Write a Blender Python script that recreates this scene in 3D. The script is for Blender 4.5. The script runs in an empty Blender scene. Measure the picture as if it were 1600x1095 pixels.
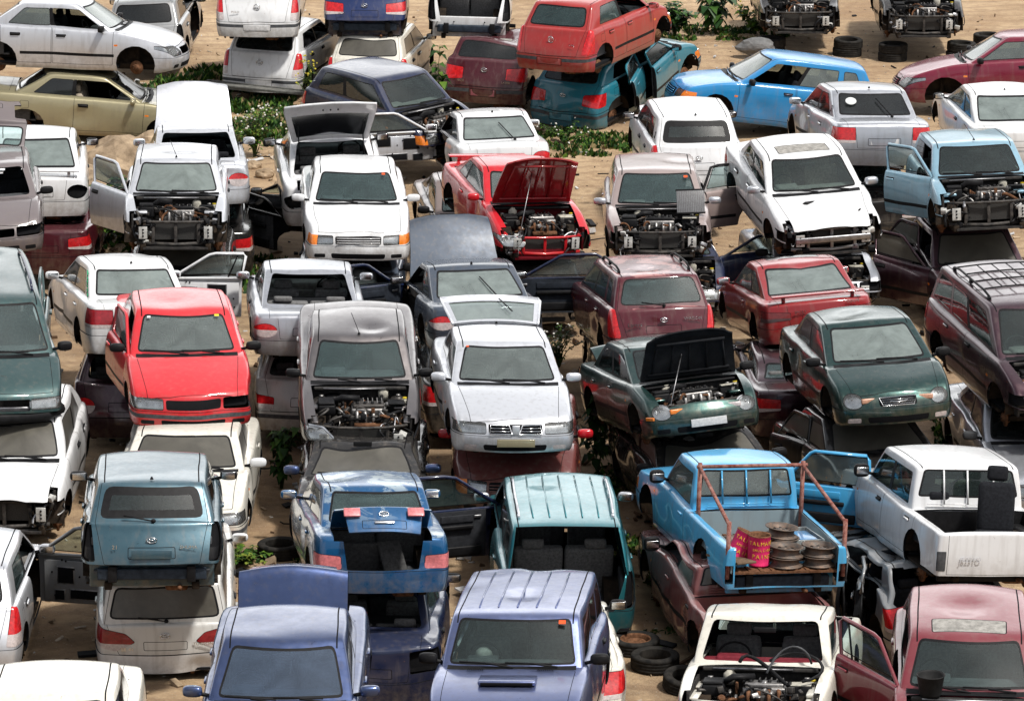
import bpy, bmesh, math, random
from mathutils import Vector, Matrix, noise
SC=bpy.context.scene; COL=SC.collection; R=math.radians
random.seed(7)
# ---------------------------------------------------------------- camera, sky, sun, exposure
cam_d=bpy.data.cameras.new('camera'); cam=bpy.data.objects.new('camera',cam_d); COL.objects.link(cam)
cam.location=(0,0,17.73); cam.rotation_euler=(R(90-15.17),0,0)
cam_d.sensor_width=36; cam_d.lens=36*6820/1600; cam_d.clip_end=2000; cam_d.clip_start=1
SC.camera=cam
W_=bpy.data.worlds.new("World"); SC.world=W_; W_.use_nodes=True
SUN_EL,SUN_AZ=R(62),R(128)      # azimuth measured clockwise from +Y (away from the camera)
CLOUD=20.; nt=W_.node_tree; bg=nt.nodes['Background']
sky=nt.nodes.new('ShaderNodeTexSky'); sky.sky_type='NISHITA'; sky.sun_disc=False
sky.sun_elevation=SUN_EL; sky.sun_rotation=SUN_AZ; sky.dust_density=4; sky.air_density=1.0; sky.ozone_density=1
hs=nt.nodes.new('ShaderNodeHueSaturation'); hs.inputs['Saturation'].default_value=.45
nt.links.new(sky.outputs[0],hs.inputs['Color'])
# broken cloud: a bright bank of it low in the sky beyond the yard, thin scraps elsewhere
def wn(kind,**k):
    n=nt.nodes.new(kind)
    for a,b in k.items(): setattr(n,a,b)
    return n
def wmap(src,a,b,lo,hi,sm=True):
    n=wn('ShaderNodeMapRange'); n.interpolation_type='SMOOTHSTEP' if sm else 'LINEAR'; nt.links.new(src,n.inputs[0])
    for i,v in zip((1,2,3,4),(a,b,lo,hi)): n.inputs[i].default_value=v
    return n.outputs[0]
def wm(op,a,b):
    n=wn('ShaderNodeMath',operation=op)
    for i,v in ((0,a),(1,b)):
        if hasattr(v,'links'): nt.links.new(v,n.inputs[i])
        else: n.inputs[i].default_value=v
    return n.outputs[0]
wtc=wn('ShaderNodeTexCoord'); wsp=wn('ShaderNodeSeparateXYZ'); nt.links.new(wtc.outputs['Generated'],wsp.inputs[0])
wmp=wn('ShaderNodeMapping'); wmp.inputs['Scale'].default_value=(1,1,2.6); nt.links.new(wtc.outputs['Generated'],wmp.inputs[0])
wno=wn('ShaderNodeTexNoise'); wno.inputs['Scale'].default_value=2.4; wno.inputs['Detail'].default_value=7; wno.inputs['Roughness'].default_value=.55; nt.links.new(wmp.outputs[0],wno.inputs['Vector'])
cl=wmap(wno.outputs['Fac'],.42,.60,0,1)
band=wm('MULTIPLY',wmap(wsp.outputs[2],.02,.12,0,1),wmap(wsp.outputs[2],.38,.70,1,.10))
az=wmap(wsp.outputs[1],-.3,.7,.12,1)
cf=wm('MULTIPLY',wm('MULTIPLY',band,az),wm('ADD',wm('MULTIPLY',cl,.65),.35))
wsc=wn('ShaderNodeMix',data_type='RGBA',blend_type='ADD'); wsc.inputs[0].default_value=1
cc=wn('ShaderNodeMix',data_type='RGBA'); nt.links.new(cf,cc.inputs[0]); cc.inputs[6].default_value=(0,0,0,1); cc.inputs[7].default_value=(CLOUD,CLOUD*.985,CLOUD*.96,1)
nt.links.new(hs.outputs[0],wsc.inputs[6]); nt.links.new(cc.outputs[2],wsc.inputs[7]); nt.links.new(wsc.outputs[2],bg.inputs[0])
bg.inputs[1].default_value=.092
sd=bpy.data.lights.new('sun','SUN'); sd.energy=3.6; sd.angle=R(5); sd.color=(1,.96,.90)
so=bpy.data.objects.new('sun',sd); COL.objects.link(so)
dv=Vector((math.sin(SUN_AZ)*math.cos(SUN_EL),math.cos(SUN_AZ)*math.cos(SUN_EL),math.sin(SUN_EL)))
so.rotation_euler=dv.to_track_quat('Z','Y').to_euler(); so.location=(0,40,60)
SC.view_settings.view_transform='Standard'; SC.view_settings.look='None'; SC.view_settings.exposure=0.25
SC.view_settings.gamma=1
SC.cycles.use_denoising=True; SC.cycles.max_bounces=6; SC.cycles.transparent_max_bounces=12
SC.cycles.caustics_reflective=False; SC.cycles.caustics_refractive=False

# ---------------------------------------------------------------- materials
MATS={}
def nodes(m):
    m.use_nodes=True; t=m.node_tree; return t,t.nodes['Principled BSDF']
def mixc(t,f,a,b):
    n=t.nodes.new('ShaderNodeMix'); n.data_type='RGBA'
    if hasattr(f,'links'): t.links.new(f,n.inputs[0])
    else: n.inputs[0].default_value=f
    for v,i in ((a,6),(b,7)):
        if hasattr(v,'links'): t.links.new(v,n.inputs[i])
        else: n.inputs[i].default_value=(*v,1)
    return n.outputs[2]
def noise_n(t,scale,detail=4,rough=.6,coord='Object',dist=0):
    tc=t.nodes.new('ShaderNodeTexCoord'); n=t.nodes.new('ShaderNodeTexNoise')
    n.inputs['Scale'].default_value=scale; n.inputs['Detail'].default_value=detail; n.inputs['Roughness'].default_value=rough
    n.inputs['Distortion'].default_value=dist
    t.links.new(tc.outputs[coord],n.inputs['Vector']); return n.outputs['Fac'],tc
def ramp(t,f,a,b,lo=0,hi=1):
    n=t.nodes.new('ShaderNodeMapRange'); t.links.new(f,n.inputs[0])
    for i,v in zip((1,2,3,4),(a,b,lo,hi)): n.inputs[i].default_value=v
    return n.outputs[0]
def mth(t,op,a,b=0):
    n=t.nodes.new('ShaderNodeMath'); n.operation=op
    for i,v in ((0,a),(1,b)):
        if hasattr(v,'links'): t.links.new(v,n.inputs[i])
        else: n.inputs[i].default_value=v
    return n.outputs[0]
def bump(t,h,s,d,b):
    n=t.nodes.new('ShaderNodeBump'); n.inputs['Strength'].default_value=s; n.inputs['Distance'].default_value=d
    t.links.new(h,n.inputs['Height']); t.links.new(n.outputs[0],b.inputs['Normal'])
def paint(name,col,rough=.30,metal=0.,dust=.35,fade=0.,dirt=.5,rust=0.,seed=0,peel=None):
    """car paint: clear coat, settled dust on the upper panels, mud low down, blotchy fading"""
    if name in MATS: return MATS[name]
    m=bpy.data.materials.new(name); t,b=nodes(m)
    f1,tc=noise_n(t,1.3,6,.65,dist=.4); f2,_=noise_n(t,9,5,.7)
    geo=t.nodes.new('ShaderNodeNewGeometry'); sep=t.nodes.new('ShaderNodeSeparateXYZ'); t.links.new(geo.outputs['Normal'],sep.inputs[0])
    up=ramp(t,sep.outputs[2],.5,1.)
    fadec=[min(1,c*1.15+.035) for c in col]
    base=mixc(t,ramp(t,f1,.35,.75,0,.25+fade*.4),col,[c*.8 for c in col])
    if fade: base=mixc(t,mth(t,'MULTIPLY',mth(t,'MULTIPLY',up,ramp(t,f1,.3,.62,.45,1)),fade),base,fadec)
    if peel: f5,_=noise_n(t,2.2,7,.68,dist=.8); base=mixc(t,mth(t,'MULTIPLY',ramp(t,sep.outputs[2],.80,.95),ramp(t,f5,.50,.55,0,.85)),base,peel)
    dustf=mth(t,'MULTIPLY',mth(t,'MULTIPLY',ramp(t,sep.outputs[2],-.2,1.,.25,1.),ramp(t,f2,.3,.72,.35,1.)),dust*.22)
    base=mixc(t,dustf,base,(.26,.235,.20))
    so_=t.nodes.new('ShaderNodeSeparateXYZ'); t.links.new(tc.outputs['Object'],so_.inputs[0])
    low=mth(t,'MULTIPLY',ramp(t,so_.outputs[2],.25,.75,1,0),ramp(t,f2,.38,.6,.2,1))
    base=mixc(t,mth(t,'MULTIPLY',low,dirt*.75),base,(.20,.155,.11))
    mp=t.nodes.new('ShaderNodeMapping'); mp.inputs['Scale'].default_value=(8,8,.8); t.links.new(tc.outputs['Object'],mp.inputs[0])
    ns=t.nodes.new('ShaderNodeTexNoise'); ns.inputs['Scale'].default_value=1.6; ns.inputs['Detail'].default_value=5; t.links.new(mp.outputs[0],ns.inputs['Vector'])
    base=mixc(t,mth(t,'MULTIPLY',ramp(t,ns.outputs['Fac'],.52,.72),.10+.22*dirt),base,(.17,.145,.12))
    f3,_=noise_n(t,22,3,.7); spot=ramp(t,f3,.69,.73)
    base=mixc(t,mth(t,'MULTIPLY',spot,.35+.5*rust),base,(.16,.09,.05))
    t.links.new(base,b.inputs['Base Color'])
    t.links.new(ramp(t,f2,.3,.75,rough,rough+.22),b.inputs['Roughness'])
    b.inputs['Metallic'].default_value=metal; b.inputs['Specular IOR Level'].default_value=.15; b.inputs['Coat Weight'].default_value=.9; b.inputs['Coat Roughness'].default_value=.09
    bump(t,f2,.12,.01,b)
    MATS[name]=m; return m
def plain(name,col,rough=.6,metal=0.,var=.35,scale=12,col2=None,coat=0,bmp=.2):
    if name in MATS: return MATS[name]
    m=bpy.data.materials.new(name); t,b=nodes(m)
    f,_=noise_n(t,scale,6,.7)
    c=mixc(t,ramp(t,f,.35,.7),[x*(1-var) for x in col],col2 or [min(1,x*(1+var)) for x in col])
    t.links.new(c,b.inputs['Base Color']); b.inputs['Roughness'].default_value=rough; b.inputs['Metallic'].default_value=metal
    b.inputs['Coat Weight'].default_value=coat
    if rough>.4 and not metal: b.inputs['Specular IOR Level'].default_value=.12
    if bmp: bump(t,f,bmp,.01,b)
    MATS[name]=m; return m
def glass(name,tint=(.50,.60,.58),dust=.28,dcol=(.36,.38,.35),rough=.08):
    """dusty tinted car glass: thin sheet seen through, with a real reflection and a film of dust"""
    if name in MATS: return MATS[name]
    m=bpy.data.materials.new(name); m.use_nodes=True; t=m.node_tree; t.nodes.clear()
    out=t.nodes.new('ShaderNodeOutputMaterial'); tr=t.nodes.new('ShaderNodeBsdfTransparent'); tr.inputs[0].default_value=(*tint,1)
    gl=t.nodes.new('ShaderNodeBsdfGlossy'); gl.inputs['Roughness'].default_value=rough
    df=t.nodes.new('ShaderNodeBsdfDiffuse'); fr=t.nodes.new('ShaderNodeFresnel'); fr.inputs[0].default_value=1.5
    f,_=noise_n(t,1.6,6,.7,dist=.6); f2,_=noise_n(t,5,3,.6)
    t.links.new(mixc(t,ramp(t,f2,.4,.7),dcol,[c*.85 for c in dcol]),df.inputs[0])
    m1=t.nodes.new('ShaderNodeMixShader'); m2=t.nodes.new('ShaderNodeMixShader')
    fac=mth(t,'MULTIPLY',mth(t,'ADD',ramp(t,f,.3,.7,.5,1.),ramp(t,f2,.45,.75,0,.3)),dust)
    t.links.new(mth(t,'MINIMUM',fac,.95),m1.inputs[0]); t.links.new(tr.outputs[0],m1.inputs[1]); t.links.new(df.outputs[0],m1.inputs[2])
    t.links.new(mth(t,'MINIMUM',mth(t,'MULTIPLY',fr.outputs[0],1.5),1),m2.inputs[0]); t.links.new(m1.outputs[0],m2.inputs[1]); t.links.new(gl.outputs[0],m2.inputs[2])
    t.links.new(m2.outputs[0],out.inputs[0]); MATS[name]=m; return m
SEAM=plain('dark_seam',(.005,.005,.006),.8,var=.2)
BLACK=plain('black_plastic',(.011,.011,.012),.5)
GREYP=plain('grey_plastic',(.07,.073,.078),.5)
INNER=plain('dark_lining',(.011,.012,.014),.85,scale=5)
UNDER=plain('underbody',(.015,.013,.011),.9,scale=6,col2=(.045,.032,.022))
RUST=plain('rusty_iron',(.10,.045,.022),.9,scale=18,col2=(.20,.10,.055))
ALU=plain('cast_aluminium',(.32,.31,.30),.45,.8,scale=16)
STEEL=plain('bare_steel',(.30,.30,.31),.4,.9,scale=14)
CHROME=plain('chrome',(.7,.71,.72),.18,1.,.1)
REFL=plain('lamp_reflector',(.62,.63,.64),.16,.85,.35,9)
RED=plain('red_lens',(.50,.012,.015),.18,0,.35,20,coat=.6)
REDF=plain('faded_red_lens',(.55,.16,.17),.35,0,.3,20,coat=.3)
AMBER=plain('amber_lens',(.75,.20,.02),.2,0,.25,20,coat=.5)
CLEARR=plain('clear_rear_lens',(.50,.44,.43),.2,0,.25,30,coat=.5)
LENS=glass('headlamp_lens',(.88,.90,.90),.12,(.5,.5,.48),.04)
G_WS=glass('windscreen_glass',(.62,.76,.75),.24,(.15,.24,.24))
G_CLEAR=glass('clearer_glass',(.66,.80,.78),.09,(.2,.28,.27),.04)
G_PALE=glass('pale_dusty_glass',(.5,.6,.58),.75,(.26,.31,.295),.12)
G_GREY=glass('grey_dusty_glass',(.42,.50,.49),.42,(.27,.32,.31))
G_DARK=glass('dark_glass',(.20,.25,.26),.10,(.15,.17,.17))
G_FILTHY=glass('filthy_glass',(.30,.32,.30),.7,(.15,.14,.115),.3)
G_BLUE=glass('blue_tinted_glass',(.25,.38,.50),.35,(.14,.20,.30))
SEATB=plain('black_seat_cloth',(.014,.015,.018),.95,scale=30)
SEATG=plain('grey_seat_cloth',(.13,.13,.13),.95,scale=30)
SEATT=plain('beige_seat_cloth',(.36,.31,.24),.9,scale=30)
PLATE=plain('pale_plate',(.50,.50,.50),.5,0,.2,25)
RUBBER=plain('tyre_rubber',(.013,.013,.013),.8,scale=9,col2=(.035,.032,.028))
CERAM=plain('bleached_headliner',(.28,.27,.25),.9)

# ---------------------------------------------------------------- mesh helpers
def tag(o,label=None,cat=None,group=None,kind=None):
    for k,v in (('label',label),('category',cat),('group',group),('kind',kind)):
        if v: o[k]=v
    return o
def empty(name,loc=(0,0,0),rot=(0,0,0)):
    o=bpy.data.objects.new(name,None); COL.objects.link(o); o.location=loc; o.rotation_euler=rot; o.empty_display_size=.2; return o
class MB:
    """collects geometry for ONE mesh object"""
    def __init__(s): s.v=[];s.f=[];s.m=[];s.sm=[]
    def add(s,v,f,m=0,smooth=False,M=None):
        b=len(s.v)
        s.v+= [tuple(M@Vector(p)) for p in v] if M is not None else [tuple(p) for p in v]
        s.f+=[tuple(b+i for i in q) for q in f]; s.m+=[m]*len(f); s.sm+=[smooth]*len(f)
    def box(s,c,d,m=0,M=None,bev=0.0,rot=None):
        x,y,z=[q/2 for q in d]; X=Matrix.Translation(c)
        if rot: X=X@Matrix.Rotation(rot[2],4,'Z')@Matrix.Rotation(rot[1],4,'Y')@Matrix.Rotation(rot[0],4,'X')
        if M is not None: X=M@X
        if not bev:
            v=[(a*x,b*y,c_*z) for a in(-1,1) for b in(-1,1) for c_ in(-1,1)]
            s.add(v,[(0,1,3,2),(4,6,7,5),(0,4,5,1),(2,3,7,6),(0,2,6,4),(1,5,7,3)],m,False,X)
        else:
            bm=bmesh.new(); bmesh.ops.create_cube(bm,size=1)
            for q in bm.verts: q.co=Vector((q.co.x*d[0],q.co.y*d[1],q.co.z*d[2]))
            bmesh.ops.bevel(bm,geom=bm.edges[:],offset=min(bev,min(d)*.45),segments=2,affect='EDGES',profile=.6)
            s.bm(bm,m,True,X); bm.free()
    def bm(s,bm,m=0,smooth=False,M=None):
        bm.verts.index_update(); s.add([v.co[:] for v in bm.verts],[[v.index for v in f.verts] for f in bm.faces],m,smooth,M)
    def tube(s,pts,r,n=6,m=0,cap=True,M=None):
        pts=[Vector(p) for p in pts]; rs=r if isinstance(r,(list,tuple)) else [r]*len(pts)
        V=[];F=[]; up=Vector((0,0,1))
        for i,p in enumerate(pts):
            d=(pts[min(i+1,len(pts)-1)]-pts[max(i-1,0)]).normalized()
            a=d.cross(up if abs(d.z)<.9 else Vector((1,0,0))).normalized(); b=d.cross(a)
            V+=[p+a*math.cos(2*math.pi*k/n)*rs[i]+b*math.sin(2*math.pi*k/n)*rs[i] for k in range(n)]
        for i in range(len(pts)-1):
            for k in range(n): F.append((i*n+k,i*n+(k+1)%n,(i+1)*n+(k+1)%n,(i+1)*n+k))
        if cap: F+= [tuple(range(n-1,-1,-1)),tuple(range((len(pts)-1)*n,len(pts)*n))]
        s.add(V,F,m,True,M)
    def lathe(s,prof,n=16,m=0,M=None,mats=None):
        """prof: (r,z) pairs about z"""
        V=[];F=[]
        for r,z in prof: V+=[(r*math.cos(2*math.pi*k/n),r*math.sin(2*math.pi*k/n),z) for k in range(n)]
        for i in range(len(prof)-1):
            fs=[(i*n+k,i*n+(k+1)%n,(i+1)*n+(k+1)%n,(i+1)*n+k) for k in range(n)]
            if mats: s.add(V,fs,mats[i],True,M) if False else F.extend(fs)
            else: F+=fs
        b=len(s.m); s.add(V,F,m,True,M)
        if mats:
            for i in range(len(prof)-1):
                for k in range(n): s.m[b+i*n+k]=mats[i]
    def ball(s,c,r,m=0,seg=8,M=None,sq=(1,1,1)):
        bm=bmesh.new(); bmesh.ops.create_uvsphere(bm,u_segments=seg,v_segments=max(4,seg*2//3),radius=1)
        X=Matrix.Translation(c)@Matrix.Diagonal((r*sq[0],r*sq[1],r*sq[2],1))
        s.bm(bm,m,True,(M@X) if M is not None else X); bm.free()
    def mesh(s,name,mats):
        me=bpy.data.meshes.new(name); me.from_pydata(s.v,[],s.f)
        for m in (mats if isinstance(mats,(list,tuple)) else [mats]): me.materials.append(m)
        me.polygons.foreach_set('material_index',s.m); me.polygons.foreach_set('use_smooth',s.sm); me.update(); return me
    def build(s,name,mats,parent=None,loc=None):
        o=bpy.data.objects.new(name,s.mesh(name,mats)); COL.objects.link(o); o.parent=parent
        if loc: o.location=loc
        return o
def link(name,me,parent=None,loc=(0,0,0),rot=(0,0,0),sc=(1,1,1)):
    o=bpy.data.objects.new(name,me); COL.objects.link(o); o.parent=parent; o.location=loc; o.rotation_euler=rot; o.scale=sc; return o
def rpoly(pts,r=.04,n=3):
    """convex polygon with rounded corners, CCW"""
    P=[Vector(p) for p in pts]
    A=sum(P[i].x*P[(i+1)%len(P)].y-P[(i+1)%len(P)].x*P[i].y for i in range(len(P)))
    if A<0: P.reverse(); 
    if not r: return [tuple(p) for p in P]
    o=[]
    for i,p in enumerate(P):
        a=P[i-1]-p; b=P[(i+1)%len(P)]-p; rr=min(r,a.length*.45,b.length*.45)
        s=p+a.normalized()*rr; e=p+b.normalized()*rr
        for k in range(n+1):
            u=k/n; o.append(tuple(s*(1-u)**2+p*2*u*(1-u)+e*u*u))
    return o
# ---------------------------------------------------------------- car types (metres; x forward, y left, z up)
def T(**k):
    d=dict(L=4.4,W=1.69,zs=.2,zh=.70,zc=.93,zd=.98,zr=1.40,xc=1.0,xwt=.30,xrt=-.95,xrb=-1.55,
           wb=.655,wt=.53,rb=.60,rt=.52,xfw=1.33,xrw=-1.27,body='sedan',doors=4)
    d.update(k);return d
TYPES=dict(
 sedan=T(),
 neon=T(L=4.36,W=1.71,xc=1.27,xwt=.38,xrt=-.90,zh=.68,zc=.90,zr=1.36,wt=.54,xrb=-1.6,zd=.95,xfw=1.32),
 coupe=T(L=4.35,W=1.73,zr=1.31,zc=.88,zd=.88,xc=.95,xwt=.2,xrt=-.75,xrb=-1.70,rb=.64,rt=.53,zh=.62,body='coupe',doors=2),
 hatch=T(L=3.95,W=1.66,zr=1.43,zc=.95,zd=1.0,xc=1.02,xwt=.42,xrt=-1.35,xrb=-1.68,rb=.60,rt=.52,xfw=1.25,xrw=-1.22,wb=.64,body='hatch'),
 wagon=T(L=4.45,W=1.70,zr=1.47,xrt=-1.75,xrb=-2.02,zd=1.0,rb=.64,rt=.53,body='hatch'),
 suv=T(L=4.4,W=1.74,zr=1.62,zc=1.10,zd=1.08,zh=.92,xc=1.05,xwt=.55,xrt=-1.95,xrb=-2.1,wb=.69,wt=.60,rb=.68,rt=.60,zs=.28,body='hatch'),
 mpv=T(L=4.5,W=1.80,zr=1.60,zc=1.03,zd=1.05,zh=.78,xc=1.35,xwt=.55,xrt=-1.9,xrb=-2.15,wb=.74,wt=.60,rb=.70,rt=.60,zs=.25,body='hatch'),
 pickup=T(L=4.7,W=1.66,zr=1.55,zc=1.02,zd=.98,zh=.85,xc=.95,xwt=.50,xrt=-.42,xrb=-.52,wb=.65,wt=.56,rb=.64,rt=.58,zs=.35,xfw=1.4,xrw=-1.3,body='pickup',doors=2),
 crew=T(L=4.9,W=1.69,zr=1.58,zc=1.05,zd=1.0,zh=.88,xc=1.05,xwt=.62,xrt=-.90,xrb=-1.0,wb=.66,wt=.58,rb=.66,rt=.58,zs=.35,xfw=1.5,xrw=-1.4,body='pickup'),
)
def lerp(a,b,u): return a+(b-a)*u
def pw(keys,x):
    if x<=keys[0][0]: return keys[0][1]
    for (a,b),(c,d) in zip(keys,keys[1:]):
        if x<=c: return b+(d-b)*(x-a)/max(1e-6,c-a)
    return keys[-1][1]
def box_cage(ni,nj,nk,pos,open_bottom=True):
    bm=bmesh.new(); V={}
    def g(i,j,k):
        if (i,j,k) not in V: V[i,j,k]=bm.verts.new(pos(i,j,k))
        return V[i,j,k]
    def q(*a):
        bm.faces.new([g(*x) for x in a])
    for i in range(ni-1):
        for j in range(nj-1): q((i,j,nk-1),(i,j+1,nk-1),(i+1,j+1,nk-1),(i+1,j,nk-1))
    for i in range(ni-1):
        for k in range(nk-1):
            q((i,0,k),(i,0,k+1),(i+1,0,k+1),(i+1,0,k)); q((i,nj-1,k),(i+1,nj-1,k),(i+1,nj-1,k+1),(i,nj-1,k+1))
    for j in range(nj-1):
        for k in range(nk-1):
            q((0,j,k),(0,j+1,k),(0,j+1,k+1),(0,j,k+1)); q((ni-1,j,k),(ni-1,j,k+1),(ni-1,j+1,k+1),(ni-1,j+1,k))
    bmesh.ops.recalc_face_normals(bm,faces=bm.faces[:])
    return bm
def subsurf(bm,lv=2):
    me=bpy.data.meshes.new('tmp'); bm.to_mesh(me); bm.free()
    o=bpy.data.objects.new('tmp',me); COL.objects.link(o); md=o.modifiers.new('s','SUBSURF'); md.levels=lv; md.render_levels=lv
    dg=bpy.context.evaluated_depsgraph_get(); ev=o.evaluated_get(dg); m2=ev.to_mesh()
    out=bmesh.new(); out.from_mesh(m2); ev.to_mesh_clear(); bpy.data.objects.remove(o); bpy.data.meshes.remove(me)
    return out
LAB={}
def lab(n):
    if n not in LAB: LAB[n]=len(LAB)
    return LAB[n]
lab('body')
def cut(bm,poly,ax,filt,part=None,mat=None,only=None,inset=0,imat=1,off=0):
    """cut a convex polygon (in the plane of axes ax) through the faces that pass filt, and label what lies inside"""
    pl=bm.faces.layers.int['p']; ml=bm.faces.layers.int['m']
    onl0=only
    if only is not None: only=[lab(n) for n in only]
    a0=min(p[0] for p in poly);a1=max(p[0] for p in poly);b0=min(p[1] for p in poly);b1=max(p[1] for p in poly)
    cur=[]
    for f in bm.faces:
        if only is not None and f[pl] not in only: continue
        if not filt(f.normal,f.calc_center_median()): continue
        A=[v.co[ax[0]] for v in f.verts];B=[v.co[ax[1]] for v in f.verts]
        if max(A)<a0 or min(A)>a1 or max(B)<b0 or min(B)>b1: continue
        cur.append(f)
    if sum(poly[i-1][0]*poly[i][1]-poly[i][0]*poly[i-1][1] for i in range(len(poly)))<0: poly=poly[::-1]
    n=len(poly)
    for i in range(n):
        if not cur: break
        p=poly[i];q=poly[(i+1)%n]; d=(q[0]-p[0],q[1]-p[1]); l=math.hypot(*d)
        if l<1e-5: continue
        no=[0,0,0]; no[ax[0]]=d[1]/l; no[ax[1]]=-d[0]/l; co=[0,0,0]; co[ax[0]]=p[0]-no[ax[0]]*off; co[ax[1]]=p[1]-no[ax[1]]*off
        es=set();vs=set()
        for f in cur: es.update(f.edges); vs.update(f.verts)
        r=bmesh.ops.bisect_plane(bm,geom=cur+list(es)+list(vs),dist=1e-5,plane_co=co,plane_no=no)
        no=Vector(no);co=Vector(co)
        fs={g for g in r['geom'] if isinstance(g,bmesh.types.BMFace)}|{f for f in cur if f.is_valid}
        cur=[f for f in fs if (f.calc_center_median()-co).dot(no)<0]
    for f in cur:
        if part: f[pl]=lab(part)
        f[ml]=imat if inset else (f[ml] if mat is None else mat)
    if inset and cur:
        keep=0 if mat is None else mat
        cut(bm,poly,ax,filt,None,keep,only=[part] if part else onl0,off=inset)
    return cur
def sidef(s,lim=.45): return lambda n,c: n.y*s>lim and c.y*s>0
def shell(t,st):
    """outer skin of a car: lower body + greenhouse, cut into its panels"""
    xf=t['L']/2; xr=-xf; W=t['W']/2; zs=t['zs']; hb=t['body']=='hatch'; pk=t['body']=='pickup'
    zh,zc,zd=t['zh'],t['zc'],t['zd']; bl=st.get('boxy',0)
    xs=[xf,xf-.09,xf-.36,t['xfw'],t['xfw']-.45,t['xc'],.35,-.3,t['xrw']+.3,t['xrw']-.12,xr+.34,xr+.09,xr]
    xs=sorted(set(round(x,3) for x in xs),reverse=True)
    zt=[(xr,zd-.05),(xr+.1,zd-.01),(max(t['xrb'],xr+.2),zd),(t['xc'],zc),(lerp(t['xc'],xf,.55),lerp(zc,zh,.40)),(xf-.3,zh+.035),(xf-.09,zh),(xf,zh-.05)]
    if pk: zt=[(xr,zd),(t['xrb'],zd),(t['xc'],zc)]+zt[4:]
    pl_=[(xr,.90),(xr+.1,.94),(xr+.34,.985),(xr+.9,1),(xf-1.1,1),(xf-.36,.965),(xf-.09,.90),(xf,.86)]
    if pk: pl_=[(xr,.985),(xr+.34,1)]+pl_[3:]
    zr_=[0,.07,.30,.55,.80,.95,1]; yc=[-1,-.9,-.5,0,.5,.9,1]
    prof=[.93,.965,.99,1.,.985,.955,.925] if not bl else [.95,.98,.995,1,.985,.965,.945]
    rb_=(t['xrb']-.05-xr) if hb else 0
    def pos(i,j,k):
        X=xs[i]; yh=yc[j]; q=zr_[k]; zb=zs+(.05 if X>xf-.2 else .05 if X<xr+.2 else 0)
        z=zb+(pw(zt,X)-zb)*q
        if k==6: z+=.03*(1-yh*yh)
        y=W*pw(pl_,X)*prof[k]*yh
        wf=max(0,1-(xf-X)/.42); wr=max(0,1-(X-xr)/.42)
        x=X-wf*((.15 if not bl else .09)*yh*yh+.11*q**4+.05*(1-q)**3)
        lean=rb_*max(0,(q-.42)/.58)**1.0 if hb else .05*q**3
        if pk: lean=0
        x+=wr*((.10 if not pk else .0)*yh*yh+lean+.04*(1-q)**3)
        return (x,y,z)
    L=box_cage(len(xs),7,7,pos); L=subsurf(L,2)
    # greenhouse
    ss=[0,.06,.3,.62,.93,1]; zq=[0,.08,.5,.90,1]; yq=[-1,-.93,-.5,0,.5,.93,1]
    def gp(s,yh,q,bul=True):
        xb=lerp(t['xc'],t['xrb'],s); xt=lerp(t['xwt'],t['xrt'],s); x=lerp(xb,xt,q)
        yb=lerp(W*.895,W*(.87 if (hb or pk) else .82),s); yt=lerp(t['wt']+.085,t['rt']+.085,s)
        if bul: yt+=.03*math.sin(math.pi*s)
        y=lerp(yb,yt,q)+.05*q*(1-q)
        zb=lerp(zc,zd,s)-.03; zt_=t['zr']+.012*math.sin(math.pi*s)-(.03 if s in(0,1) else 0)
        z=lerp(zb,zt_,q)+(.035*(1-yh*yh)-.02)*q
        wf=max(0,1-s/.25); wr=max(0,1-(1-s)/.25)
        x+=-wf*.10*yh*yh+wr*(.07 if not pk else .02)*yh*yh
        return (x,y*yh,z)
    G=box_cage(6,7,5,lambda i,j,k: gp(ss[i],yq[j],zq[k])); G=subsurf(G,2)
    for b in (L,G):
        b.faces.layers.int.new('p'); b.faces.layers.int.new('m')
    F=lambda n,c:n.x>.22; Rr=lambda n,c:n.x<-.22
    # --- greenhouse cuts
    zr=t['zr']; z0=zc+.035; z1=zr-.055
    cut(G,rpoly([(-t['wb'],z0),(t['wb'],z0),(t['wt'],z1),(-t['wt'],z1)],.06),(1,2),F,'windscreen',inset=.022,imat=2)
    z0=t['zd']+(.04 if not pk else .17); fr=st.get('frit',.025)
    rw=cut(G,rpoly([(-t['rb'],z0),(t['rb'],z0),(t['rt'],z1),(-t['rt'],z1)],.09 if hb else .05),(1,2),Rr,'rear_window',inset=fr,imat=2)
    def sx(s,q): p=gp(s,1,q); return (p[0],p[2])
    qa,qb=.13,.83
    wins={'hatch':[(.075,.40,'fw'),(.425,.70,'rw'),(.745,.90,'qw')],'sedan':[(.085,.47,'fw'),(.50,.86,'rw')],
          'coupe':[(.085,.60,'fw'),(.63,.86,'qw')],'pickup':[(.10,.92,'fw')]}[t['body']]
    if pk and t['doors']==4: wins=[(.08,.48,'fw'),(.52,.92,'rw')]
    if t is TYPES['mpv'] or t is TYPES['suv'] : wins=[(.11,.40,'fw'),(.425,.66,'rw'),(.69,.94,'qw')]
    if t is TYPES['hatch']: wins=[(.085,.47,'fw'),(.50,.84,'rw')]
    if st.get('doors')==2: wins=[(.085,.53,'fw'),(.56,.88,'qw')]
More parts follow.
